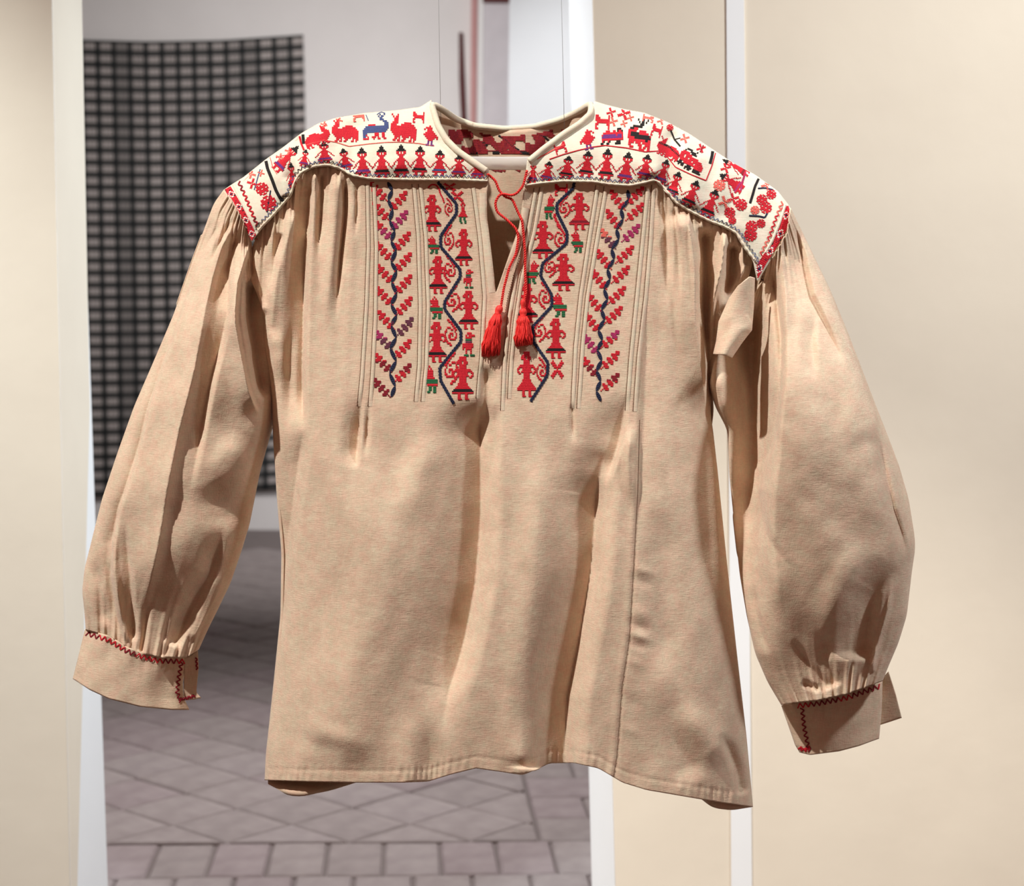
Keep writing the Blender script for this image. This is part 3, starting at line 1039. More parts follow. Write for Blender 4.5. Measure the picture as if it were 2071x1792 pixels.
SRF = [
    ([(1500, 590), (1512, 700), (1520, 800), (1520, 900), (1506, 1000), (1504, 1100), (1518, 1230), (1540, 1330)], -92, 80, 64, .0, .12, .4),
    ([(1556, 520), (1570, 600), (1580, 691), (1577, 785), (1567, 871), (1556, 923), (1532, 956), (1533, 1000), (1548, 1080), (1580, 1130), (1628, 1164)], -24, 70, 15, .7, .1, .4),
    ([(1525, 1180), (1530, 1240), (1555, 1330)], -7, 30, 10, .4, .25, .3),
    ([(1545, 545), (1530, 640), (1522, 760), (1520, 860), (1510, 960)], -18, 34, 30, .2, .2, .3),
    ([(1548, 560), (1545, 640), (1537, 730), (1542, 770)], 9, 10, 12, .6, .1, .4),
    ([(1606, 440), (1638, 595), (1664, 646), (1692, 705), (1720, 770)], -12, 34, 12, .7, .15, .4),
    ([(1578, 500), (1590, 600), (1590, 690)], 8, 16, 22, .4, .2, .4),
    ([(1650, 620), (1642, 690), (1646, 780)], -6, 30, 14, .4, .4, .5),
    ([(1772, 871), (1789, 941), (1807, 1027), (1824, 1079), (1836, 1127)], -8, 30, 10, .7, .3, .2),
    ([(1760, 1120), (1690, 1225), (1650, 1300)], 9, 60, 54, .1, .4, .4),
    ([(1810, 1140), (1768, 1200), (1752, 1280), (1750, 1340)], -18, 90, 22, .4, .45, .12),
    ([(1806, 1170), (1795, 1231), (1775, 1301), (1760, 1360)], 7, 10, 12, .7, .3, .1),
    ([(1600, 1290), (1640, 1350), (1680, 1395)], -7, 20, 14, .5, .3, .1),
    ([(1620, 1380), (1660, 1395)], -5, 12, 12, .3, .2, .2),
    ([(1670, 1270), (1672, 1340), (1695, 1390)], -8, 26, 14, .4, .3, .1),
    ([(1690, 830), (1740, 850), (1760, 900)], 4, 70, 70, .0, .4, .4),
    ([(1770, 1300), (1765, 1360)], 4, 8, 8, .5, .3, .05),
]
SR_L = [(1532, 570), (1496, 640), (1446, 720), (1433, 780), (1447, 824), (1460, 848), (1471, 870), (1475, 960), (1484, 1052), (1496, 1162), (1510, 1245), (1527, 1321),
        (1552, 1379), (1580, 1426)]
SR_R = [(1599, 420), (1640, 505), (1680, 588), (1718, 680), (1758, 785), (1788, 862), (1818, 940), (1838, 1010), (1850, 1085), (1851, 1112), (1845, 1150),
        (1834, 1245), (1817, 1301), (1798, 1345), (1785, 1378)]
sl2, V_, F_ = sleeve(SR_L, SR_R, [(1532, 570), (1553, 535), (1574, 503), (1593, 468), (1599, 420)],
                     [(1580, 1426), (1611, 1421), (1655, 1416), (1711, 1404), (1753, 1389), (1785, 1378)], SRF, False, 0.028, 0.066, -0.022)
collect(V_, F_)

# ---- gusset flap under the right arm, folded lip under the left
def flap(name, top, bot, left, right, hf, mat=LINEN, nu=60, nv=70, fl=()):
    P = coons(top, bot, left, right, nu, nv)
    X, Y = P[..., 0], P[..., 1]
    u, v = np.meshgrid(np.linspace(0, 1, nu), np.linspace(0, 1, nv))
    h = hf(u, v, X, Y) + folds(X, Y, list(fl)) + waves(X, Y, 5, 30, 70, -60, 60, 0.5, 77)
    V = at(X, Y, -h).reshape(-1, 3)
    F = grid_faces(nv, nu)
    collect(V, F)
    return cloth_thickness(part(name, raw_mesh(name, V - bl_inv, F, mat)))


flap('underarm_gusset', [(1474, 603), (1492, 578), (1517, 559), (1527, 562)], [(1442, 716), (1462, 718), (1480, 725)],
     [(1474, 603), (1453, 650), (1448, 690), (1442, 716)], [(1527, 562), (1525, 620), (1521, 668), (1500, 695), (1480, 725)],
     lambda u, v, X, Y: 0.024 + 0.018 * np.sin(np.clip(u, 0, 1) * math.pi) ** 0.8 + 0.012 * v, fl=[
         ([(1526, 656), (1500, 672), (1478, 700), (1470, 724)], 5, 34, 26, .6, .05, .05)])
# ---- cuffs
def cuff(top, bot, left, right, A, h0, left_side):
    nu, nv = 80, 40
    P = coons(top, bot, left, right, nu, nv)
    X, Y = P[..., 0], P[..., 1]
    u, v = np.meshgrid(np.linspace(0, 1, nu), np.linspace(0, 1, nv))
    prof = np.sin(np.clip(u, 0.0, 1) * math.pi) ** 0.7
    h = h0 + A * prof + waves(X, Y, 5, 60, 130, -30, 30, 1.1, 61)
    h += 0.0012 * np.sin(u * 60 + 2 * np.sin(u * 9)) * np.exp(-v / 0.12)
    V = at(X, Y, -h).reshape(-1, 3)
    F = grid_faces(nv, nu)
    collect(V, F)
    hb = h0 - A * prof
    Vb = at(X[:, ::-1], Y[:, ::-1], -hb[:, ::-1]).reshape(-1, 3)
    F2 = grid_faces(nv, nu, len(V))
    me = raw_mesh('cuff', np.concatenate([V, Vb]) - bl_inv, np.concatenate([F, F2]), LINEN)
    return cloth_thickness(part('cuff', me), 0.0015)


cf1 = cuff([(172, 1272), (220, 1286), (258, 1309), (289, 1321), (322, 1328), (379, 1329)], [(147, 1373), (181, 1395), (220, 1413), (284, 1429), (348, 1435), (383, 1435)],
           [(172, 1272), (147, 1373)], [(379, 1329), (370, 1380), (372, 1412), (383, 1435)], 0.030, -0.020, True)
cf2 = cuff([(1580, 1427), (1611, 1421), (1655, 1415), (1711, 1404), (1753, 1389), (1785, 1378)], [(1617, 1522), (1638, 1527), (1697, 1519), (1739, 1508), (1778, 1494)],
           [(1580, 1427), (1608, 1507), (1617, 1522)], [(1785, 1378), (1783, 1440), (1778, 1494)], 0.026, -0.050, False)
flap('cuff_underlap', [(372, 1330), (385, 1326), (400, 1312)], [(376, 1417), (392, 1415), (407, 1412)], [(372, 1330), (372, 1417)],
     [(400, 1312), (402, 1350), (397, 1400), (407, 1412)], lambda u, v, X, Y: -0.016 - 0.004 * u, nu=14, nv=24)
flap('cuff_underlap', [(1780, 1382), (1788, 1368), (1797, 1358)], [(1778, 1467), (1800, 1460), (1824, 1452)], [(1780, 1382), (1778, 1467)],
     [(1797, 1358), (1812, 1405), (1824, 1452)], lambda u, v, X, Y: -0.060 + 0.004 * u, nu=20, nv=24)

FRONT_BVH = BVHTree.FromPolygons([tuple(p) for p in np.concatenate(FRONT_V)], [tuple(int(i) for i in f) for f in np.concatenate(FRONT_F)])
CAMV = Vector(CAM)


def drape(pts, lift=0.0006, bvh=FRONT_BVH):
    """drop photo points onto the cloth; returns list of 3d points (None where there is no cloth)"""
    pts = np.asarray(pts, float).reshape(-1, 2)
    D = ray(pts[:, 0], pts[:, 1])
    D /= np.linalg.norm(D, axis=1)[:, None]
    out = []
    for d in D:
        dv = Vector(d)
        loc, nor, i, dist = bvh.ray_cast(CAMV, dv)
        out.append(None if loc is None else loc - dv * lift)
    return out


class Stitch:
    """cross-stitch embroidery: every cell a small raised pillow of thread lying on the cloth"""
    def __init__(s, bvh=FRONT_BVH):
        s.v, s.f, s.m, s.mats, s.bvh = [], [], [], [], bvh

    def mi(s, k):
        if k not in s.mats:
            s.mats.append(k)
        return s.mats.index(k)

    def cell(s, q, k, lift=0.0005, puff=0.0004):
        c = np.mean(q, axis=0)
        p = drape(list(q), lift, s.bvh)
        c3 = drape([c], lift + puff, s.bvh)[0]
        if c3 is None or any(x is None for x in p):
            return
        if max((x - c3).length for x in p) > 0.012:
            return
        n = len(s.v)
        s.v += [tuple(np.array(x) - bl_inv) for x in p] + [tuple(np.array(c3) - bl_inv)]
        for a in range(4):
            s.f.append((n + a, n + (a + 1) % 4, n + 4))
            s.m.append(s.mi(k))

    def bitmap(s, rows, o, ex, ey, sub=None, lift=0.0005):
        o, ex, ey = (np.array(a, float) for a in (o, ex, ey))
        for j, r in enumerate(rows):
            for i, ch in enumerate(r):
                if ch == '.':
                    continue
                k = (sub or {}).get(ch, ch)
                a = o + ex * i + ey * j
                s.cell([a, a + ey, a + ex + ey, a + ex], k, lift)

    def line(s, pts, w, k, step=4.0, lift=0.0005, jag=0.0):
        p = resample(pts, max(2, int(np.hypot(*np.diff(np.array(pts, float), axis=0).T).sum() / step)), 0)
        for i in range(len(p) - 1):
            d = p[i + 1] - p[i]
            n = np.array([-d[1], d[0]]) / (np.hypot(*d) + 1e-9)
            j = n * (jag if i % 2 else -jag)
            h = n * w / 2
            s.cell([p[i] - h + j, p[i] + h + j, p[i + 1] + h + j, p[i + 1] - h + j], k, lift)

    def build(s, name, parent, label=None):
        if not s.f:
            return None
        me = bpy.data.meshes.new(name)
        me.from_pydata(s.v, [], s.f)
        for k in s.mats:
            me.materials.append(THREADS[k])
        me.polygons.foreach_set('material_index', s.m)
        me.update()
        o = link(name, me, parent)
        if label:
            o['label'] = label
        return o


def box_map(rows, x0, x1, y0, y1, flip=False, tilt=0.0):
    n = max(len(r) for r in rows)
    rows = [r.ljust(n, '.') for r in rows]
    if flip:
        rows = [r[::-1] for r in rows]
    c, s_ = math.cos(tilt), math.sin(tilt)
    ex = np.array([(x1 - x0) / n * c, (x1 - x0) / n * s_])
    ey = np.array([-(y1 - y0) / len(rows) * s_, (y1 - y0) / len(rows) * c])
    cen = np.array([(x0 + x1) / 2, (y0 + y1) / 2])
    o = cen - ex * n / 2 - ey * len(rows) / 2
    return rows, o, ex, ey


def foot_map(rows, head, foot, width):
    n = max(len(r) for r in rows)
    rows = [r.ljust(n, '.') for r in rows]
    head, foot = np.array(head, float), np.array(foot, float)
    ey = (foot - head) / len(rows)
    d = (foot - head) / np.hypot(*(foot - head))
    ex = np.array([d[1], -d[0]]) * width / n
    return rows, head - ex * n / 2, ex, ey


def put(name, mapped, parent, sub=None, label=None):
    s = Stitch()
    s.bitmap(*mapped, sub=sub)
    return s.build(name, parent, label)


WOMAN = """
.....RRRRR.....
.....RRRRR.....
....RRRRRR.....
...RRRR.RRR....
...RRRR.RRR....
.....RRRRR.....
.....RRRRR.....
.....RRRRR.....
..RRRRRRRRRRR..
.RRRRRRRRRRRRR.
RR..RRRRRRR..RR
R...RRRRRRR...R
RR.RRRRRRRRR.RR
.RR..RRRRR..RR.
.....RRRRR.....
.....RRRRR.....
.....RRRRR.....
....RRRRRRR....
....RRRRRRR....
...RRRRRRRRR...
..RRRRRRRRRRR..
.KKKKKKKKKKKKK.
KKKKKKKKKKKKKKK
RRRRRRRRRRRRRRR
....RR...RR....
....RR...RR....
....RR...RR....
....RRR..RRR...""".split()
MAN = """
.......K.......
......KKK......
......KKK......
.....KKKKK.....
....KKKKKKK....
....RR.R.RR....
....RR.R.RR....
.....RRRRR.....
......RRR......
......RRR......
.....RRRRR.....
....RRRRRRR....
...R.RRRRR.R...
..R..RRRRR..R..
..R..RRRRR..R..
.R..RRRRRRR..R.
R...RRRRRRR...R
...RRRRRRRRR...
...BBBBBBBBB...
..BBBBBBBBBBB..
..RRRRRRRRRRR..
....RR...RR....
....RR...RR....
...RRR..RRR....""".split()
CHILD_A = """
....R....
...RRR...
..RR.RR..
...R.R...
...RRR...
...RRR...
...RRRR..
..RRRRR..
.RRRRRRR.
RRRRRRRRR
.GG..GG..
.GG..GG..
.GG...GG.
..GG..GG.""".split()
CHILD_B = """
...R.....
..R.R....
RRRRRR...
.RRRRR...
..RRRR...
.RRRRRR..
GGGGGGGGG
.GGGGGGGG
..RRRRRRR
...GG.GG.
...GG.GG.
..GG..GG.""".split()
CHILD_C = """
....RRR..
...R.RRRR
...RRRR..
...GGGG..
...LLLL..
.RRRRRRR.
.RRRRRRR.
.R.RRRR..
...R..R..
...R..R..
..GGG.GGG""".split()
SPIRAL = """
......RR..
....RRR...
...RR.....
..RR......
.RR..RRR..
RR.RR...R.
.R......RR
R..RRR...R
R..R.RR..R
RR...RR..R
.RRRRR..RR
.......RR.
.....RRR..
....RR....""".split()
ANIMAL = """
R...R.............
.R.RR.............
..RRR.............
..RRR.............
.RRRR....RRRRR....
RRRR...RRRRRRRRR..
RRRRRRRRRRRRRRRRR.
RRRRRRRRRRRRRRRRRR
RRRRRRRRRRRRRRRRRR
.RRRRRRRRRRRRRRRRR
..RRRRRRRRRRRRRRRR
...RRRR.RRRRR.RRRR
...RR.R..RR...R.RR
..RR.RR.RR...RR.R.""".split()
DEER = """
............B..B..
...........B.BB...
............BB....
............BBB...
..............BBB.
...............BBB
....RRRRR......BBB
..BBBBBBBBBBBBBBBB
.BBBBBBBBBBBBBBBBB
BBBBBBBBBBBBBBBBB.
BBBBBBBBBBBBBBBB..
BBB.....RRR..RR...
BBR.....RRR..RR...
BB.R..RRR.R..RR...
RRRR...R..RR..RR..""".split()
DOG = """
RR......R
RRR.....R
RRRRRRRRR
.RRRRRRRR
RR.....RR
R.......R
RR......R""".split()
BIRD = """
...R.....
.RRRR....
R.RRR....
..RRRR...
.RRRRRR..
RRRRRRRR.
.RRRRRRRR
..RRRRR.R
...RRR...
...V.V...
...V.V...
..VV.VV..""".split()
COW = """
............KKK...
....RRR..RR.KRRK..
..RRRRRRRRRRRRRR..
.RVVVVVVVVVRVVVR..
.VVVVVVVVVVVVVVR..
.RRRRRRRRRRRRRRR..
.RK..RK....KKK....
KK..KK....KKKK....""".split()
STAG = """
......K...K..K....
.......K.KK.K.....
........KKK.......
...KKKKKKK........
.KKKRRR...........
RRRRRR..RRRRR.....
RRKKKKKKRRRRRRR...
RRKKKKKKKKKKKKKKR.
RRRRRKKKKKKKKKKKK.
.RRRRRRRRRRRRKKRR.
.RRRR.RRRR.RRRRRR.
.RR.....RRR..RRRR.
..RRR....RR.RR.RR.
.........RRRR..RR.""".split()
BLACKFOOT = """
...KKKK...K.......
..K...KKKK........
.RRRRR.KKKK.......
RRRRRRRR..........
RRR.RRRRRRRRR.....
RRR.RR.RRRRRRRRR..
RRRRRRRRR.RRRRRRR.
.RRRRRRRRRR.RRRRRR
.KK.RRRRRRRRRRRRRR
KKKKK..KKK..RRRRRR
.K.KK.KKKKK.KKKKK.
......K.KK..KKKKKK""".split()
FLOWER = """
...RRR...
.RR.R.RR.
.RRRRRRR.
RRRRRRRRR
R.RR.RR.R
RRRRRRRRR
.RRRRRRR.
.RR.R.RR.
...RRR...""".split()
STAR = """
.R.....R.
RRR...RRR
.RRR.RRR.
..RRRRR..
....R....
..RRRRR..
.RRR.RRR.
RRR...RRR
.R.....R.""".split()


def sprig_rows():
    """a three-step herringbone sprig: each step has an upright arm and a side arm, with a square bud at the tip"""
    g = [['.'] * 13 for _ in range(14)]
    put_ = lambda x, y: g[y].__setitem__(x, 'R')
    for k in range(3):
        x0, y0 = 1 + 3 * k, 8 - 3 * k
        for x, y in ((0, 0), (1, 0), (1, 1), (1, 2), (2, 2), (1, 3), (2, 3), (3, 3), (4, 3), (4, 4), (2, 1), (0, 1), (3, 2), (3, 4), (4, 2), (2, 0)) if k else ((0, 0), (1, 0), (1, 1), (1, 2), (2, 2), (1, 3), (2, 3), (3, 3), (4, 3), (4, 4), (2, 1), (0, 1), (3, 2), (3, 4), (2, 4)):
            put_(x0 + x, y0 + y)
    for k in range(2):
        put_(4 + 3 * k, 9 - 3 * k)
    for x in (10, 11, 12):
        for y in (0, 1, 2):
            put_(x, y)
    put_(10, 3); put_(1, 12); put_(0, 13)
    return [''.join(r) for r in g]


SPRIG = sprig_rows()

# ---- raised ribbons; tucks and slit facings use linen lightened as if lit
def ribbon(name, pts, w, mat, parent, lift=0.0009, thick=0.0012, n=None, edge_only=False):
    p = resample(pts, n or max(6, int(np.hypot(*np.diff(np.array(pts, float), axis=0).T).sum() / 5)), 1)
    d = np.gradient(p, axis=0)
    nrm = np.stack([-d[:, 1], d[:, 0]], 1) / (np.hypot(d[:, 0], d[:, 1])[:, None] + 1e-9)
    cols = [(-.5, 0.0), (-.42, 1), (0, 1.25), (.42, 1), (.5, 0.0)]
    V, ok = [], []
    for i in range(len(p)):
        row = []
        lf = lift * min(1.0, 0.15 + (len(p) - 1 - i) / 8.0)
        for (c, hh) in cols:
            q = p[i] + nrm[i] * w * c
            r = drape([q], 0.0001 + lf * hh)[0]
            row.append(r)
        if any(r is None for r in row):
            continue
        V += [np.array(r) - bl_inv for r in row]
    rows = len(V) // 5
    if rows < 2:
        return None
    return part(name, raw_mesh(name, V, grid_faces(rows, 5, flip=True), mat), parent)


# pintucks: small stitched pleats, a raised lip with a dark stitch line beside it
TUCKS = [
    [(739, 372), (741, 500), (737, 620), (728, 760), (722, 822)], [(752, 370), (757, 500), (755, 640), (749, 760), (744, 822)],
    [(833, 372), (842, 480), (846, 620), (844, 740), (837, 812)], [(846, 372), (857, 480), (862, 620), (858, 740), (851, 812)],
    [(953, 380), (966, 480), (976, 600), (970, 720), (962, 806)],
    [(1092, 378), (1076, 470), (1052, 560), (1038, 650), (1030, 730), (1026, 806)],
    [(1205, 374), (1188, 480), (1170, 600), (1160, 700), (1154, 826)], [(1222, 377), (1204, 480), (1184, 600), (1174, 700), (1166, 826)],
    [(1306, 378), (1296, 480), (1284, 600), (1272, 720), (1264, 830)], [(1318, 374), (1312, 480), (1302, 600), (1288, 720), (1280, 832)],
    [(1080, 380), (1064, 470), (1040, 555), (1026, 640), (1016, 740), (1012, 830)],
]
for t_ in TUCKS:
    pk_ = ribbon('pintuck', [(x + 4.5, y) for x, y in t_], 8, LIT_LINEN, front, 0.0007)
    s = Stitch()
    s.line(t_, 1.5, 'O', 7.0, 0.0005)
    s.build('stitch_line', front, 'thin brown line of stitching')
# loose lips of the slit
ribbon('slit_facing', [(x - 8, y) for x, y in SLIT_L[1:]], 13, LIT_LINEN, front, 0.0008)
ribbon('slit_facing', [(x + 8, y) for x, y in SLIT_R[1:-1]], 13, LIT_LINEN, front, 0.0008)
s = Stitch(); s.line([(x - 1, y) for x, y in _vx[2:]], 1.0, 'O', 9.0); s.build('stitch_line', front, 'thin brown line of stitching')

# ---- zigzag vines
VINE_L = [(885, 368), (923, 412), (923, 432), (891, 477), (891, 499), (930, 544), (931, 560), (899, 611), (899, 625), (932, 669), (932, 691), (889, 744), (891, 770), (918, 817)]
VINE_R = [(1161, 369), (1160, 380), (1126, 412), (1126, 429), (1147, 471), (1146, 492), (1097, 533), (1093, 558), (1116, 597), (1116, 619), (1077, 661), (1079, 692), (1108, 733), (1107, 759), (1073, 812)]
for vn in (VINE_L, VINE_R):
    s = Stitch(); s.line(vn, 6.0, 'N', 3.2, 0.0007, 0.45); s.build('embroidered_vine', front, 'navy blue zigzag vine')


def women(lst):
    for (x0, x1, y0, y1, k) in lst:
        put('embroidered_woman', box_map(WOMAN, x0, x1, y0, y1), front, {'K': k})


women([(856, 892, 394, 468, 'K'), (920.5, 955, 463, 537, 'K'), (867, 904.5, 518, 594, 'K'), (928, 967, 588, 666, 'K'), (863, 903, 651, 733, 'K'),
       (914, 957.5, 721, 809, 'K'), (1151, 1192, 390, 465, 'D'), (1077, 1119, 447, 523, 'K'), (1117, 1162, 513, 588, 'K'), (1045, 1087, 574, 652, 'K'),
       (1104, 1144, 644, 725, 'K'), (1046, 1084, 711, 803, 'R')])
for (rows, x0, x1, y0, y1, fl) in [
    (CHILD_A, 927, 945, 406, 452, 0), (CHILD_B, 864, 888, 477, 513, 0), (CHILD_C, 935, 957, 545, 583, 0), (CHILD_B, 868, 895, 599, 645, 0),
    (CHILD_C, 932, 960, 672, 721, 0), (CHILD_B, 858, 885, 739, 795, 0), (CHILD_B, 1101, 1122, 393, 443, 1), (CHILD_B, 1155, 1179, 466, 511, 0),
    (CHILD_B, 1065, 1090, 527, 574, 1), (CHILD_B, 1116, 1146, 592, 641, 0)]:
    put('embroidered_child', box_map(rows, x0, x1, y0, y1, bool(fl)), front)
for (x0, x1, y0, y1, fl) in [(899, 915, 400, 437, 1), (898, 918, 454, 507, 0), (897, 921, 516, 571, 1), (903, 930, 577, 631, 0), (899, 924, 645, 700, 1),
                             (899, 927, 712, 778, 0), (1131, 1153, 396, 440, 0), (1121, 1144, 455, 503, 1), (1101, 1124, 515, 561, 0), (1089, 1113, 570, 625, 1),
                             (1080, 1104, 640, 692, 0), (1085, 1105, 722, 772, 1)]:
    put('embroidered_spiral', box_map(SPIRAL, x0, x1, y0, y1, bool(fl)), front, {'R': 'R'})
put('embroidered_flower', box_map(STAR, 896, 922, 370, 386), front)
put('embroidered_flower', box_map(STAR, 912, 937, 386, 408), front)
put('embroidered_flower', box_map(STAR, 1114, 1140, 728, 766), front)
put('embroidered_animal', box_map(DOG, 1122, 1148, 372, 396), front)
s = Stitch(); s.line([(866, 380), (869, 376), (873, 373), (882, 374), (888, 382), (890, 391), (895, 400), (898, 410)], 3.2, 'R', 3.4); s.build('embroidered_tendril', front)
s = Stitch(); s.line([(1121, 432), (1122, 440), (1128, 452), (1134, 462)], 5, 'R', 3.4, 0.0005, 0.6); s.build('embroidered_tendril', front)

# ---- chain stems with leaf sprigs
def chain(nodes, parent):
    s = Stitch()
    nodes = np.array(nodes, float)
    for a, b in zip(nodes[:-1], nodes[1:]):
        d = b - a
        L = np.hypot(*d)
        n_ = np.array([d[1], -d[0]]) / L
        k = 6
        for i in range(k):
            t0, t1 = i / k, (i + 1) / k
            w = lambda t: 0.9 + 3.2 * math.sin(math.pi * t) ** 0.7
            s.cell([a + d * t0 - n_ * w(t0), a + d * t1 - n_ * w(t1), a + d * t1 + n_ * w(t1), a + d * t0 + n_ * w(t0)], 'N', 0.0006)
    return s.build('embroidered_stem', parent, 'navy blue chain-stitched stem')


STEM_L = [(784, 368), (793, 385), (785, 404), (794, 424), (788, 446), (798, 467), (791, 488), (801, 507), (791, 530), (802, 549), (792, 571), (802, 594),
          (791, 616), (802, 638), (791, 658), (801, 683), (789, 705), (801, 730), (788, 755), (799, 781), (791, 803)]
chain(STEM_L, front)
c_ = resample([(1274, 384), (1258, 430), (1250, 470), (1240, 510), (1228, 570), (1222, 620), (1214, 670), (1212, 730), (1210, 770), (1211, 812)], 22, 1)
STEM_R = [(x + (4.5 if i % 2 else -4.5), y) for i, (x, y) in enumerate(c_)]
chain(STEM_R, front)


def sprig(x, y, right, cols, tilt=0.0, wdt=36, hgt=40):
    if right:
        mp_ = box_map(SPRIG, x - wdt, x, y, y + hgt, False, tilt)
    else:
        mp_ = box_map(SPRIG, x, x + wdt, y, y + hgt, True, tilt)
    s = Stitch()
    rows, o_, ex, ey = mp_
    for j, r in enumerate(rows):
        k = cols[0] if j < 6 else cols[-1]
        s.bitmap([r], np.array(o_) + np.array(ey) * j, ex, ey, {'R': k})
    s.build('embroidered_sprig', front)


for (x, y, c) in [(245, 100, 'R'), (260, 240, 'R'), (280, 380, 'RM'), (280, 530, 'R'), (290, 695, 'R'), (285, 855, 'R'), (298, 1030, 'R'), (280, 1175, 'ML'), (275, 1340, 'RD'), (265, 1520, 'D')]:
    sprig(680 + x / 3.585, 340 + y / 3.585, False, c)
for (x, y, c) in [(515, 165, 'R'), (520, 305, 'M'), (540, 460, 'R'), (548, 610, 'R'), (550, 770, 'R'), (553, 930, 'R'), (560, 1080, 'LL'), (545, 1240, 'R'), (545, 1415, 'DR')]:
    sprig(680 + x / 3.585, 340 + y / 3.585, True, c)
for (x, y, c) in [(975, 160, 'R'), (945, 300, 'R'), (905, 440, 'PL'), (875, 590, 'R'), (840, 735, 'R'), (805, 900, 'R'), (790, 1045, 'R'), (780, 1205, 'M'), (775, 1370, 'RD')]:
    sprig(960 + x / 3.583, 340 + y / 3.583, False, c, 0.08, 35)
for (x, y, c) in [(1225, 128, 'R'), (1225, 245, 'R'), (1195, 400, 'M'), (1150, 555, 'R'), (1120, 700, 'R'), (1092, 850, 'R'), (1068, 995, 'R'), (1043, 1170, 'MR'), (1045, 1320, 'R'), (1045, 1480, 'DR')]:
    sprig(960 + x / 3.583, 340 + y / 3.583, True, c, 0.08, 36)

# ---- yoke embroidery
for (hd, ft, w_, b_, par, hat) in [
    ((619, 302), (613, 337), 26, 'V', yk_l, 1), ((654, 286), (658, 330), 40, 'V', yk_l, 1), ((693, 300), (702, 344), 36, 'V', yk_l, 1),
    ((731, 298), (735, 358), 41, 'V', yk_l, 1), ((771, 294), (773, 360), 42, 'K', yk_l, 1), ((811, 292), (811.5, 358), 42, 'K', yk_l, 1),
    ((850, 295), (848, 355), 41, 'K', yk_l, 1), ((890, 303), (888, 355), 40, 'B', yk_l, 1), ((929, 313), (927, 357), 40, 'V', yk_l, 1),
    ((966, 322), (965, 360), 36, 'V', yk_l, 0), ((604, 295), (556, 345), 34, 'V', yk_l, 1), ((588, 328), (592, 380), 24, 'R', yk_l, 1),
    ((1079, 326), (1077, 370), 26, 'V', yk_r, 0), ((1111.5, 326), (1104, 366), 36, 'V', yk_r, 1), ((1151, 315), (1144, 361), 41, 'K', yk_r, 1),
    ((1190.5, 305), (1184, 358), 42, 'K', yk_r, 1), ((1230, 300), (1224, 363), 42, 'K', yk_r, 1), ((1272, 307), (1262, 369), 42, 'V', yk_r, 1),
    ((1311, 312), (1301, 362), 40, 'V', yk_r, 1), ((1350, 322), (1334, 372), 34, 'V', yk_r, 1), ((1374, 347), (1356, 396), 38, 'K', yk_r, 1),
    ((1411, 365), (1389, 417), 41, 'K', yk_r, 1), ((1450, 382), (1427, 439), 41, 'K', yk_r, 1), ((1456, 352), (1502, 384), 38, 'M', yk_r, 1),
    ((1461, 322), (1515, 352), 24, 'D', yk_r, 1)]:
    rows = MAN if hat else [r.replace('K', '.') for r in MAN]
    put('embroidered_man', foot_map(rows, hd, ft, w_), par, {'B': b_})
for (rows, x0, x1, y0, y1, fl, tl, par, sub) in [
    (ANIMAL, 614, 668, 257, 296, 1, -0.35, yk_l, None), (ANIMAL, 671, 725, 240, 287, 0, 0.02, yk_l, None), (DEER, 733, 786, 230, 282, 0, -0.05, yk_l, None),
    (ANIMAL, 790, 843, 231, 286, 0, 0.08, yk_l, None), (ANIMAL, 1328, 1378, 283, 320, 0, 0.45, yk_r, None)]:
    put('embroidered_animal', box_map(rows, x0, x1, y0, y1, bool(fl), tl), par, sub, 'blue deer above a red figure' if rows is DEER else None)
for (rows, x0, x1, y0, y1, fl, tl, par, sub) in [
    (DOG, 835, 858, 226, 249, 0, 0.05, yk_l, None), (DOG, 714, 737, 227, 246, 0, -0.1, yk_l, {'R': 'P'}), (DOG, 1122, 1145, 288, 311, 1, -0.3, yk_r, None),
    (DOG, 1204, 1233, 232, 262, 0, 0.05, yk_r, None), (DOG, 1318, 1338, 252, 277, 0, 0.3, yk_r, None), (DOG, 1300, 1322, 232, 247, 1, 0.2, yk_r, {'R': 'P'})]:
    put('embroidered_animal', box_map(rows, x0, x1, y0, y1, bool(fl), tl), par, sub)
put('embroidered_bird', box_map(BIRD, 856, 886, 254, 295, False, 0.12), yk_l)
put('embroidered_bird', box_map(BIRD, 1172, 1204, 262, 303, True, -0.2), yk_r)
put('embroidered_animal', box_map(COW, 1214, 1266, 259, 292, False, -0.05), yk_r, None, 'purple and red animal with black hooves')
put('embroidered_animal', box_map(STAG, 1270, 1320, 240, 305, False, 0.12), yk_r, None, 'red animal with a black back and antlers')
put('embroidered_animal', box_map(BLACKFOOT, 1372, 1426, 304, 346, False, 0.42), yk_r, None, 'red animal with black hooves')
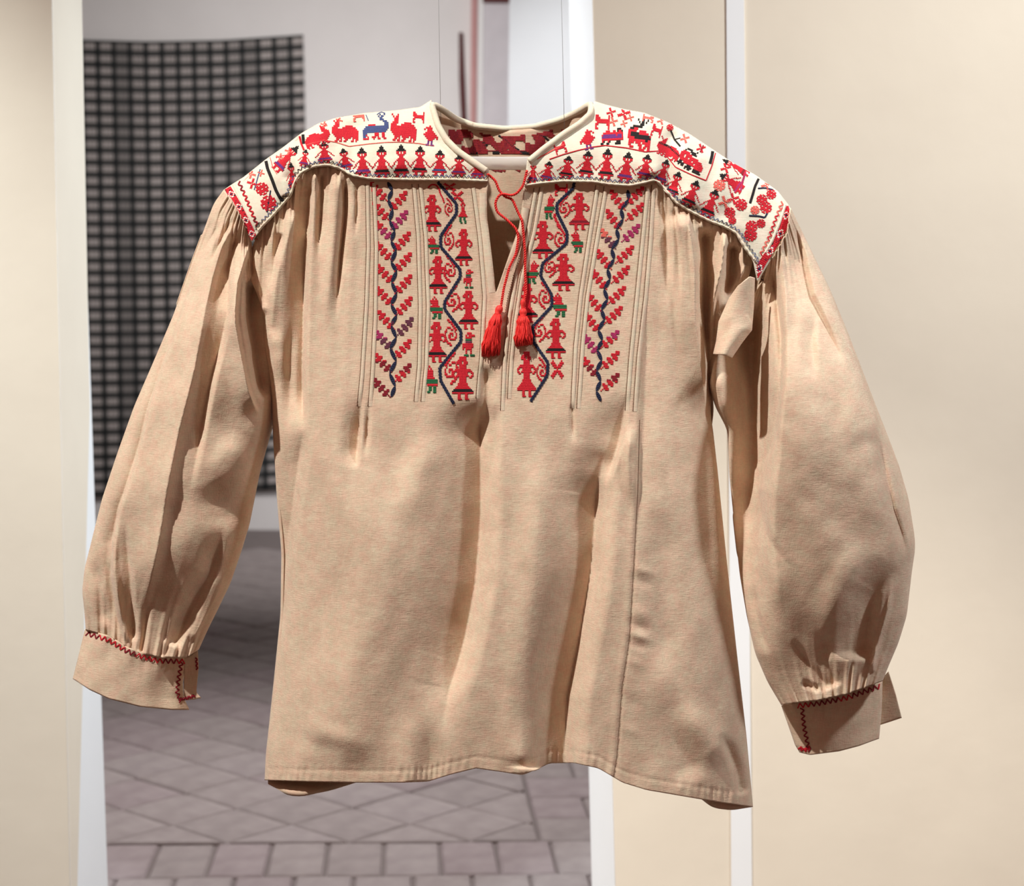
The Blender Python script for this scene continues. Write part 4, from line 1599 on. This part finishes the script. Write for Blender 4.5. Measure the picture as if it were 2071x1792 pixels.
for (x, y, r_, par, sub, rows) in [
    (530, 382, 13, yk_l, None, FLOWER), (543, 411, 16, yk_l, None, FLOWER), (510, 371, 9, yk_l, None, STAR), (508, 352, 8, yk_l, {'R': 'P'}, STAR), (528, 350, 6, yk_l, {'R': 'P'}, STAR),
    (1541, 404, 11, yk_r, None, FLOWER), (1549, 420, 12, yk_r, None, FLOWER), (1520, 458, 12, yk_r, None, FLOWER), (1518, 475, 13, yk_r, None, FLOWER),
    (1560, 393, 10, yk_r, None, FLOWER), (1527, 425, 9, yk_r, {'R': 'P'}, FLOWER), (1539, 452, 9, yk_r, None, FLOWER), (1499, 414, 12, yk_r, None, FLOWER),
    (1476, 430, 11, yk_r, None, FLOWER), (1481, 446, 8, yk_r, None, FLOWER), (1466, 409, 11, yk_r, {'R': 'P'}, STAR), (1483, 402, 10, yk_r, None, STAR), (1455, 375, 12, yk_r, {'R': 'P'}, FLOWER),
    (1550, 374, 9, yk_r, {'R': 'P'}, STAR), (1468, 340, 9, yk_r, None, STAR), (1262, 230, 11, yk_r, None, STAR), (1236, 227, 8, yk_r, None, STAR), (1240, 246, 8, yk_r, {'R': 'P'}, STAR),
    (1355, 258, 7, yk_r, None, FLOWER), (1385, 280, 8, yk_r, {'R': 'P'}, STAR), (1418, 300, 8, yk_r, None, STAR), (1275, 238, 6, yk_r, {'R': 'P'}, STAR), (1337, 244, 7, yk_r, {'R': 'P'}, STAR),
    (584, 306, 7, yk_l, {'R': 'P'}, STAR), (566, 318, 7, yk_l, {'R': 'P'}, STAR), (686, 243, 6, yk_l, {'R': 'P'}, STAR), (655, 252, 6, yk_l, {'R': 'P'}, STAR), (1262, 250, 6, yk_r, {'R': 'P'}, STAR)]:
    put('embroidered_flower', box_map(rows, x - r_, x + r_, y - r_, y + r_, False, 0.5 if par is yk_r else -0.5), par, sub)
LN = [  # pts, width, colour, parent
    ([(619, 293), (655, 283), (681, 288), (706, 296), (745, 291), (777, 288), (810, 287), (846, 290), (878, 295)], 1.8, 'P', yk_l),
    ([(604, 268), (609, 290), (615, 304)], 4, 'R', yk_l), ([(612, 264), (613, 278), (614, 291)], 6, 'K', yk_l),
    ([(537, 322), (541, 341), (550, 363), (558, 385), (566, 400), (577, 411)], 6.5, 'K', yk_l),
    ([(526, 342), (514, 384)], 2, 'B', yk_l), ([(547, 385), (544, 405), (540, 429)], 2.6, 'N', yk_l),
    ([(546, 318), (552, 340), (560, 352)], 1.6, 'P', yk_l),
    ([(740, 232), (745, 244)], 1.6, 'B', yk_l), ([(762, 232), (770, 226), (779, 229)], 1.6, 'B', yk_l),
    ([(1111, 322), (1140, 312), (1169, 304), (1200, 297), (1224, 294), (1267, 299), (1305, 307), (1335, 305), (1349, 316), (1366, 338), (1398, 353), (1428, 365)], 2.2, 'R', yk_r),
    ([(1428, 365), (1440, 335), (1448, 306)], 2.2, 'R', yk_r), ([(1442, 302), (1440, 316), (1436, 331)], 6, 'K', yk_r),
    ([(1536, 358), (1527, 377), (1522, 395), (1517, 411)], 5, 'K', yk_r), ([(1533, 381), (1548, 380), (1564, 384)], 3, 'N', yk_r),
    ([(1515, 436), (1535, 437), (1547, 440), (1552, 431)], 3.4, 'N', yk_r), ([(1356, 262), (1364, 282), (1376, 296)], 3.4, 'K', yk_r),
    ([(1364, 282), (1376, 279)], 2, 'K', yk_r), ([(1332, 288), (1352, 296), (1374, 316)], 5, 'K', yk_r), ([(1508, 348), (1502, 366), (1498, 386)], 4, 'M', yk_r),
    ([(1424, 290), (1420, 300), (1416, 308)], 3, 'D', yk_r), ([(1080, 334), (1078, 352), (1080, 368)], 1.6, 'P', yk_r),
    ([(1086, 321), (1110, 308), (1140, 292)], 3, 'P', yk_r), ([(979, 343), (978, 362)], 1.6, 'P', yk_l),
]
for pts_, w_, k_, par in LN:
    s = Stitch(); s.line(pts_, w_, k_, 3.2); s.build('embroidered_line', par)


def offset(poly, d, n=None):
    p = resample(poly, n or 120, 1)
    g = np.gradient(p, axis=0)
    nn = np.stack([g[:, 1], -g[:, 0]], 1) / np.hypot(g[:, 0], g[:, 1])[:, None]
    return p + nn * d


def zigzag(name, poly, d, amp, period, w_, k, parent, k2=None, label=None):
    p = offset(poly, d, 400)
    seg = np.concatenate([[0], np.cumsum(np.hypot(*np.diff(p, axis=0).T))])
    n = int(seg[-1] / (period / 2))
    q = np.linspace(0, seg[-1], n + 1)
    base = np.stack([np.interp(q, seg, p[:, 0]), np.interp(q, seg, p[:, 1])], 1)
    g = np.gradient(base, axis=0)
    nn = np.stack([g[:, 1], -g[:, 0]], 1) / np.hypot(g[:, 0], g[:, 1])[:, None]
    z = base + nn * amp * np.where(np.arange(n + 1) % 2, 1, -1)[:, None]
    s = Stitch()
    for i in range(n):
        a, b = z[i], z[i + 1]
        dd = (b - a) / (np.hypot(*(b - a)) + 1e-9)
        hh = np.array([-dd[1], dd[0]]) * w_ / 2
        kk = k if not k2 or (i // 5) % 3 else k2
        s.cell([a - hh, a + hh, b + hh, b - hh], kk, 0.0008, 0.0006)
    return s.build(name, parent, label)


zigzag('zigzag_stitch', SEAM_L2[1:], 10, 3.0, 9, 1.5, 'B', yk_l, 'K', 'blue and black zigzag stitching along the yoke seam')
zigzag('zigzag_stitch', SEAM_R2, 10, 3.0, 9.5, 1.5, 'B', yk_r, 'N', 'blue zigzag stitching along the yoke seam')
zigzag('zigzag_stitch', [(480, 362), (495, 395), (510, 432), (520, 456)], 0, 3.5, 11, 3, 'R', yk_l, 'D', 'red zigzag stitching beside the sleeve band')
zigzag('zigzag_stitch', [(1583, 408), (1570, 440), (1556, 480), (1538, 516)], 0, 3.5, 11, 2.6, 'R', yk_r, 'P', 'red zigzag stitching beside the sleeve band')
# scalloped cream piping along the seam
for sm, par in ((SEAM_L2[1:], yk_l), (SEAM_R2[:-1], yk_r)):
    p = offset(sm, 3.0, 260)
    pts3, rad = [], []
    for i, q in enumerate(p):
        r = drape([q], 0.0014)[0]
        if r is not None:
            pts3.append(np.array(r) - bl_inv)
            rad.append(0.0013 + 0.0003 * math.sin(i * 0.9))
    mb = MB(); mb.tube(pts3, rad, 6); mb.build('seam_piping', BIND, par, True)


# sleeve bands: red woven strip of diamonds between yoke and sleeve
def band(poly, d, w_, parent, seed):
    r = random.Random(seed)
    c = 6
    s = Stitch()
    n = 44
    a = offset(poly, d - w_ / 2, n + 1)
    b = offset(poly, d + w_ / 2, n + 1)
    for i in range(n):
        for j in range(c):
            t0, t1 = j / c, (j + 1) / c
            ph = (i % 11) - 5
            e = abs(ph) + abs(j - 2.5)
            k = 'W' if 2.2 < e < 3.4 and abs(ph) < 3 else ('N' if e < 1.2 else 'R')
            if k == 'R' and r.random() < 0.16:
                k = r.choice('DDKM')
            s.cell([a[i] * (1 - t0) + b[i] * t0, a[i + 1] * (1 - t0) + b[i + 1] * t0, a[i + 1] * (1 - t1) + b[i + 1] * t1, a[i] * (1 - t1) + b[i] * t1], k, 0.0010)
    s.build('sleeve_band', parent, 'red band of diamonds along the shoulder seam')


band([(455, 383), (470, 408), (488, 440), (500, 466), (509, 489)], 6, 14, yk_l, 1)
band([(1594, 416), (1598, 430), (1591, 464), (1571, 500), (1550, 532), (1531, 566)], -7, 15, yk_r, 2)
ribbon('seam_rib', [(472, 372), (486, 402), (505, 440), (517, 464)], 7, YOKE, yk_l, 0.0016)
ribbon('seam_rib', [(1588, 414), (1578, 446), (1562, 486), (1540, 525)], 6, YOKE, yk_r, 0.0016)

# ---- reverse of the back yoke embroidery, seen inside the neck, reds darkened for the shade there
s = Stitch(BACK_BVH)
r = random.Random(5)
for j in range(0, 15):
    for i in range(0, 96):
        x, y = 884 + i * 3.3, 262 + j * 3.3
        f_ = math.sin(x / 9.0 + 1.3 * math.sin(y / 9.0)) + 0.9 * math.sin(x / 5.3 - y / 6.0) + 0.7 * math.sin(y / 6.0 + x / 21.0)
        top_y = np.interp(x, [893, 920, 960, 1020, 1080, 1130, 1170], [222, 242, 257, 264, 260, 246, 229])
        if y < top_y + 10:
            continue
        if f_ > -0.45 + 0.5 * (r.random() - 0.5):
            k = 'X' if r.random() < 0.6 else 'D'
            s.cell([(x, y), (x, y + 3.3), (x + 3.3, y + 3.3), (x + 3.3, y)], k, 0.0006)
s.build('reverse_embroidery', back, 'reverse side of embroidery inside the neck, red darkened for shade')
s = Stitch(BACK_BVH)
s.line([(1008, 274), (1022, 282), (1036, 296), (1050, 304)], 4, 'K', 3.3)
s.line([(1085, 272), (1100, 276), (1112, 286)], 4, 'K', 3.3)
s.line([(976, 286), (984, 296)], 8, 'K', 3.3)
s.line([(930, 305), (1090, 305)], 2, 'D', 3.3)
s.line([(950, 310), (966, 310)], 5, 'K', 3.3); s.line([(996, 309), (1010, 309)], 6, 'K', 3.3); s.line([(1052, 309), (1072, 310)], 6, 'K', 3.3)
for x in (992, 1010, 1040, 1062):
    s.line([(x, 340), (x + 12, 346)], 5, 'X', 3.3)
s.line([(1000, 341), (1016, 345)], 8, 'D', 3.3)
s.build('reverse_embroidery', back, 'black and red stitches of the back yoke seen from inside')

# ---- collar binding: one rounded strip round the neck
nl = [(988, 345), (960, 326), (930, 305), (906, 281), (889, 252), (881, 226), (876, 206)]
nb = [(893, 220), (920, 240), (960, 255), (1020, 261), (1080, 257), (1130, 243), (1170, 226), (1199, 207)]
nr = [(1192, 226), (1168, 248), (1138, 267), (1095, 299), (1066, 323)]
pts3 = []
for q in resample(nl, 60, 1):
    r_ = drape([q + np.array([-4, 1])], 0.0012)[0]
    if r_ is not None:
        pts3.append(np.array(r_))
bk = resample(nb, 70, 1)
for i, q in enumerate(bk):
    t_ = i / 69
    w_ = smooth(np.array(t_ * 6)) * smooth(np.array((1 - t_) * 6))
    pts3.append(at(np.array([q[0]]), np.array([q[1]]), np.array([0.014 + 0.050 * float(w_)]))[0])
for q in resample(nr, 60, 1):
    r_ = drape([q + np.array([4, 3])], 0.0012)[0]
    if r_ is not None:
        pts3.append(np.array(r_))
A_ = np.array(pts3)
for _ in range(3):
    A_[1:-1] = (A_[:-2] + 2 * A_[1:-1] + A_[2:]) / 4
mb = MB()
mb.tube([tuple(p - bl_inv) for p in A_], 0.0040, 10)
mb.build('collar_binding', BIND, bl, True)

# ---- cuff stitching
zigzag('zigzag_stitch', [(175, 1277), (220, 1290), (258, 1313), (289, 1325), (322, 1333), (374, 1334)], -4, 5, 11, 2.6, 'R', cf1, 'D', 'red zigzag stitching along the cuff seam')
zigzag('zigzag_stitch', [(368, 1338), (362, 1370), (358, 1400), (366, 1420)], 0, 4, 10, 2.8, 'D', cf1, None, 'dark red zigzag stitching down the cuff opening')
zigzag('zigzag_stitch', [(362, 1415), (378, 1412), (394, 1407)], 0, 3, 8, 4, 'D', cf1, None, 'dark red stitching at the corner of the cuff')
zigzag('zigzag_stitch', [(397, 1330), (399, 1360), (395, 1400)], 0, 2, 8, 3, 'D', cf1, None, 'dark red edging of the cuff underlap')
zigzag('zigzag_stitch', [(1612, 1423), (1655, 1418), (1711, 1407), (1753, 1392), (1784, 1381)], -5, 5, 11, 2.6, 'D', cf2, 'R', 'red zigzag stitching along the cuff seam')
zigzag('zigzag_stitch', [(1622, 1432), (1626, 1470), (1634, 1510), (1638, 1520)], 0, 4, 11, 2.8, 'D', cf2, None, 'dark red zigzag stitching down the cuff opening')
zigzag('zigzag_stitch', [(1582, 1430), (1594, 1462), (1604, 1490)], 0, 2, 9, 2.4, 'D', cf2, None, 'dark red edging of the cuff opening')
zigzag('zigzag_stitch', [(1616, 1512), (1626, 1518), (1638, 1512)], 0, 4, 7, 4, 'R', cf2, None, 'red stitching at the corner of the cuff')

# ---- neck tie: red twisted cord with two tassels
def cord_pts(px_pts, n, lift):
    p = resample(px_pts, n, 1)
    h = torso_base(p[:, 0], np.maximum(p[:, 1], 400)) + lift
    hit = drape(p, 0.0035)
    out = []
    for q, hh, ht in zip(p, h, hit):
        w0 = at(np.array([q[0]]), np.array([q[1]]), np.array([-hh]))[0]
        if ht is not None and ht.y < w0[1] + 0.001:
            w0 = np.array(ht)
        out.append(w0)
    A = np.array(out)
    for _ in range(4):
        A[1:-1] = (A[:-2] + 2 * A[1:-1] + A[2:]) / 4
    return A


def twisted(mb, A, r_in, r_st, pitch):
    seg = np.concatenate([[0], np.cumsum(np.linalg.norm(np.diff(A, axis=0), axis=1))])
    n = int(seg[-1] / 0.0008)
    q = np.linspace(0, seg[-1], n)
    C_ = np.stack([np.interp(q, seg, A[:, k]) for k in range(3)], 1)
    T_ = np.gradient(C_, axis=0)
    T_ /= np.linalg.norm(T_, axis=1)[:, None]
    a = np.cross(T_, np.array([0.1, 1, 0.05])); a /= np.linalg.norm(a, axis=1)[:, None]
    b = np.cross(T_, a)
    for k in (0, 1):
        ph = q / pitch * 2 * math.pi + k * math.pi
        S = C_ + r_in * (a * np.cos(ph)[:, None] + b * np.sin(ph)[:, None])
        mb.tube([tuple(x - bl_inv) for x in S], r_st, 5)


mb = MB()
twisted(mb, cord_pts([(986, 352), (1002, 365), (1009, 385), (1022, 399), (1036, 402), (1046, 426), (1056, 446), (1059, 474), (1062, 513), (1062, 552), (1064, 591), (1059, 611)], 120, 0.004), 0.0008, 0.0010, 0.0056)
mb.build('drawstring', TASSEL, bl, True)
mb = MB()
twisted(mb, cord_pts([(1066, 345), (1058, 376), (1046, 391), (1034, 396), (1020, 392), (1010, 393), (1001, 410), (1005, 429), (1027, 446), (1044, 463), (1049, 480), (1044, 513), (1030, 541), (1019, 583), (1013, 621)], 140, 0.007), 0.0008, 0.0010, 0.0056)
mb.build('drawstring', TASSEL, bl, True)


def tassel(head, neck, b0, b1, sag, seed, knob=None):
    r = random.Random(seed)
    base = lambda q, l: at(np.array([q[0]]), np.array([q[1]]), np.array([l]))[0]
    hy = drape([head], 0.007)[0].y
    P0 = base(head, hy)
    P1 = base(neck, hy - 0.001)
    mb = MB()
    d = P1 - P0
    prof = [(-0.5, 0.0018), (-0.3, 0.0036), (0.1, 0.0046), (0.5, 0.0043), (0.9, 0.0034), (1.1, 0.0042)]
    mb.tube([tuple(P0 + d * t - bl_inv) for t, _ in prof], [q for _, q in prof], 14)
    head_o = mb.build('tassel', TASSEL, bl, True)
    mb = MB()
    B0, B1 = base(b0, hy + 0.001), base(b1, hy + 0.001)
    for i in range(300):
        u_, v_ = r.random(), r.uniform(-1, 1)
        a = r.uniform(0, 6.283)
        rr = math.sqrt(r.random())
        s0 = P1 + np.array([math.cos(a) * rr * 0.0042, math.sin(a) * rr * 0.0042, 0])
        mid = (B0 + B1) / 2
        half = (B1 - B0) / 2
        e = mid + half * math.cos(a) * rr + np.array([0, math.sin(a) * rr * 0.011, 0]) + np.array([0, 0, -r.uniform(0, sag)])
        side = np.array([r.gauss(0, .0007), r.gauss(0, .0007), 0])
        pts = []
        for t in np.linspace(0, 1, 6):
            x = s0 * (1 - t) + e * t
            out_ = (e - s0) * np.array([1, 1, 0])
            x = x + out_ * 0.18 * math.sin(t * math.pi) + side * math.sin(t * 3 * math.pi) * 1.4
            pts.append(tuple(x - bl_inv))
        mb.tube(pts, [0.0007, 0.0008, 0.0008, 0.0008, 0.0008, 0.0006], 4)
    o = mb.build('tassel_strands', TASSEL, head_o, True)
    if knob is not None:
        K0 = base(knob, hy)
        mb = MB()
        prof = [(-0.004, 0.001), (-0.002, 0.0027), (0.001, 0.0032), (0.004, 0.0027), (0.007, 0.0022), (0.0095, 0.003)]
        mb.tube([tuple(K0 + np.array([0, 0, -t]) - bl_inv) for t, _ in prof], [q for _, q in prof], 12)
        mb.build('tassel_knot', TASSEL, head_o, True)


tassel((1010, 624), (1006, 636), (973, 708), (1011, 702), 0.010, 3)
tassel((1058, 629), (1058, 640), (1041, 692), (1077, 687), 0.006, 4, (1058, 611))

# ---- hanger and its two wires
hg = empty('blouse_hanger', (0, 0, 1.56), 'frosted clear hanger bar inside the neck of the blouse, on two thin wires', 'hanger')
hg_inv = np.array([0, 0, 1.56])
m, nt, p = new_mat('frosted_acrylic')
p.inputs['Base Color'].default_value = (0.95, 0.93, 0.90, 1)
p.inputs['Roughness'].default_value = 0.35
p.inputs['Transmission Weight'].default_value = 0.55
p.inputs['IOR'].default_value = 1.2
ACRYL = m
TOPC = [(640, 345), (700, 322), (800, 312), (900, 316), (1020, 317), (1140, 316), (1250, 316), (1340, 335), (1390, 362)]
BOTC = [(640, 375), (700, 366), (800, 364), (900, 364), (1020, 364), (1140, 364), (1250, 364), (1340, 374), (1390, 390)]
BOTC = [(x, y - (20 if 650 < x < 1300 else 8)) for x, y in BOTC]
n = 90
T, B = resample(TOPC, n, 1), resample(BOTC, n, 1)
V, F = [], []
for i in range(n):
    for (q, y, f_) in ((T[i], -0.002, .06), (T[i], 0.002, .06), (T[i], 0.0034, .2), (B[i], 0.0034, -.1), (B[i], 0.0, 0), (B[i], -0.0034, -.1), (T[i], -0.0034, .2)):
        ref = (T[i] * (1 - f_) + B[i] * f_) if f_ > 0 else B[i] + (T[i] - B[i]) * -f_
        if f_ == .06:
            ref = T[i]
        V.append(at(np.array([ref[0]]), np.array([ref[1]]), np.array([0.002 + 0.02 * float(smooth(np.array((ref[0] - 800) / 90)) * smooth(np.array((1280 - ref[0]) / 90))) + y]))[0] - hg_inv)
for i in range(n - 1):
    for k in range(7):
        F.append((i * 7 + k, i * 7 + (k + 1) % 7, (i + 1) * 7 + (k + 1) % 7, (i + 1) * 7 + k))
me = raw_mesh('hanger_bar', V, F, ACRYL)
hb_ = link('hanger_bar', me, hg)
NYLON = plain('nylon_line', (0.42, 0.42, 0.44), 0.4, 0.4)
for (x0, y0, x1, y1) in ((887, 0, 893, 330), (1135.5, 0, 1143, 330)):
    a = at(np.array([x0, x1], float), np.array([y0, y1], float), 0.022)
    t = (3.3 - a[0, 2]) / (a[1, 2] - a[0, 2])
    topp = a[0] + t * (a[1] - a[0])
    mb = MB(); mb.tube([tuple(topp - hg_inv), tuple(a[0] - hg_inv), tuple(a[1] - hg_inv)], 0.00028, 6)
    mb.build('hanging_wire', NYLON, hg, True)
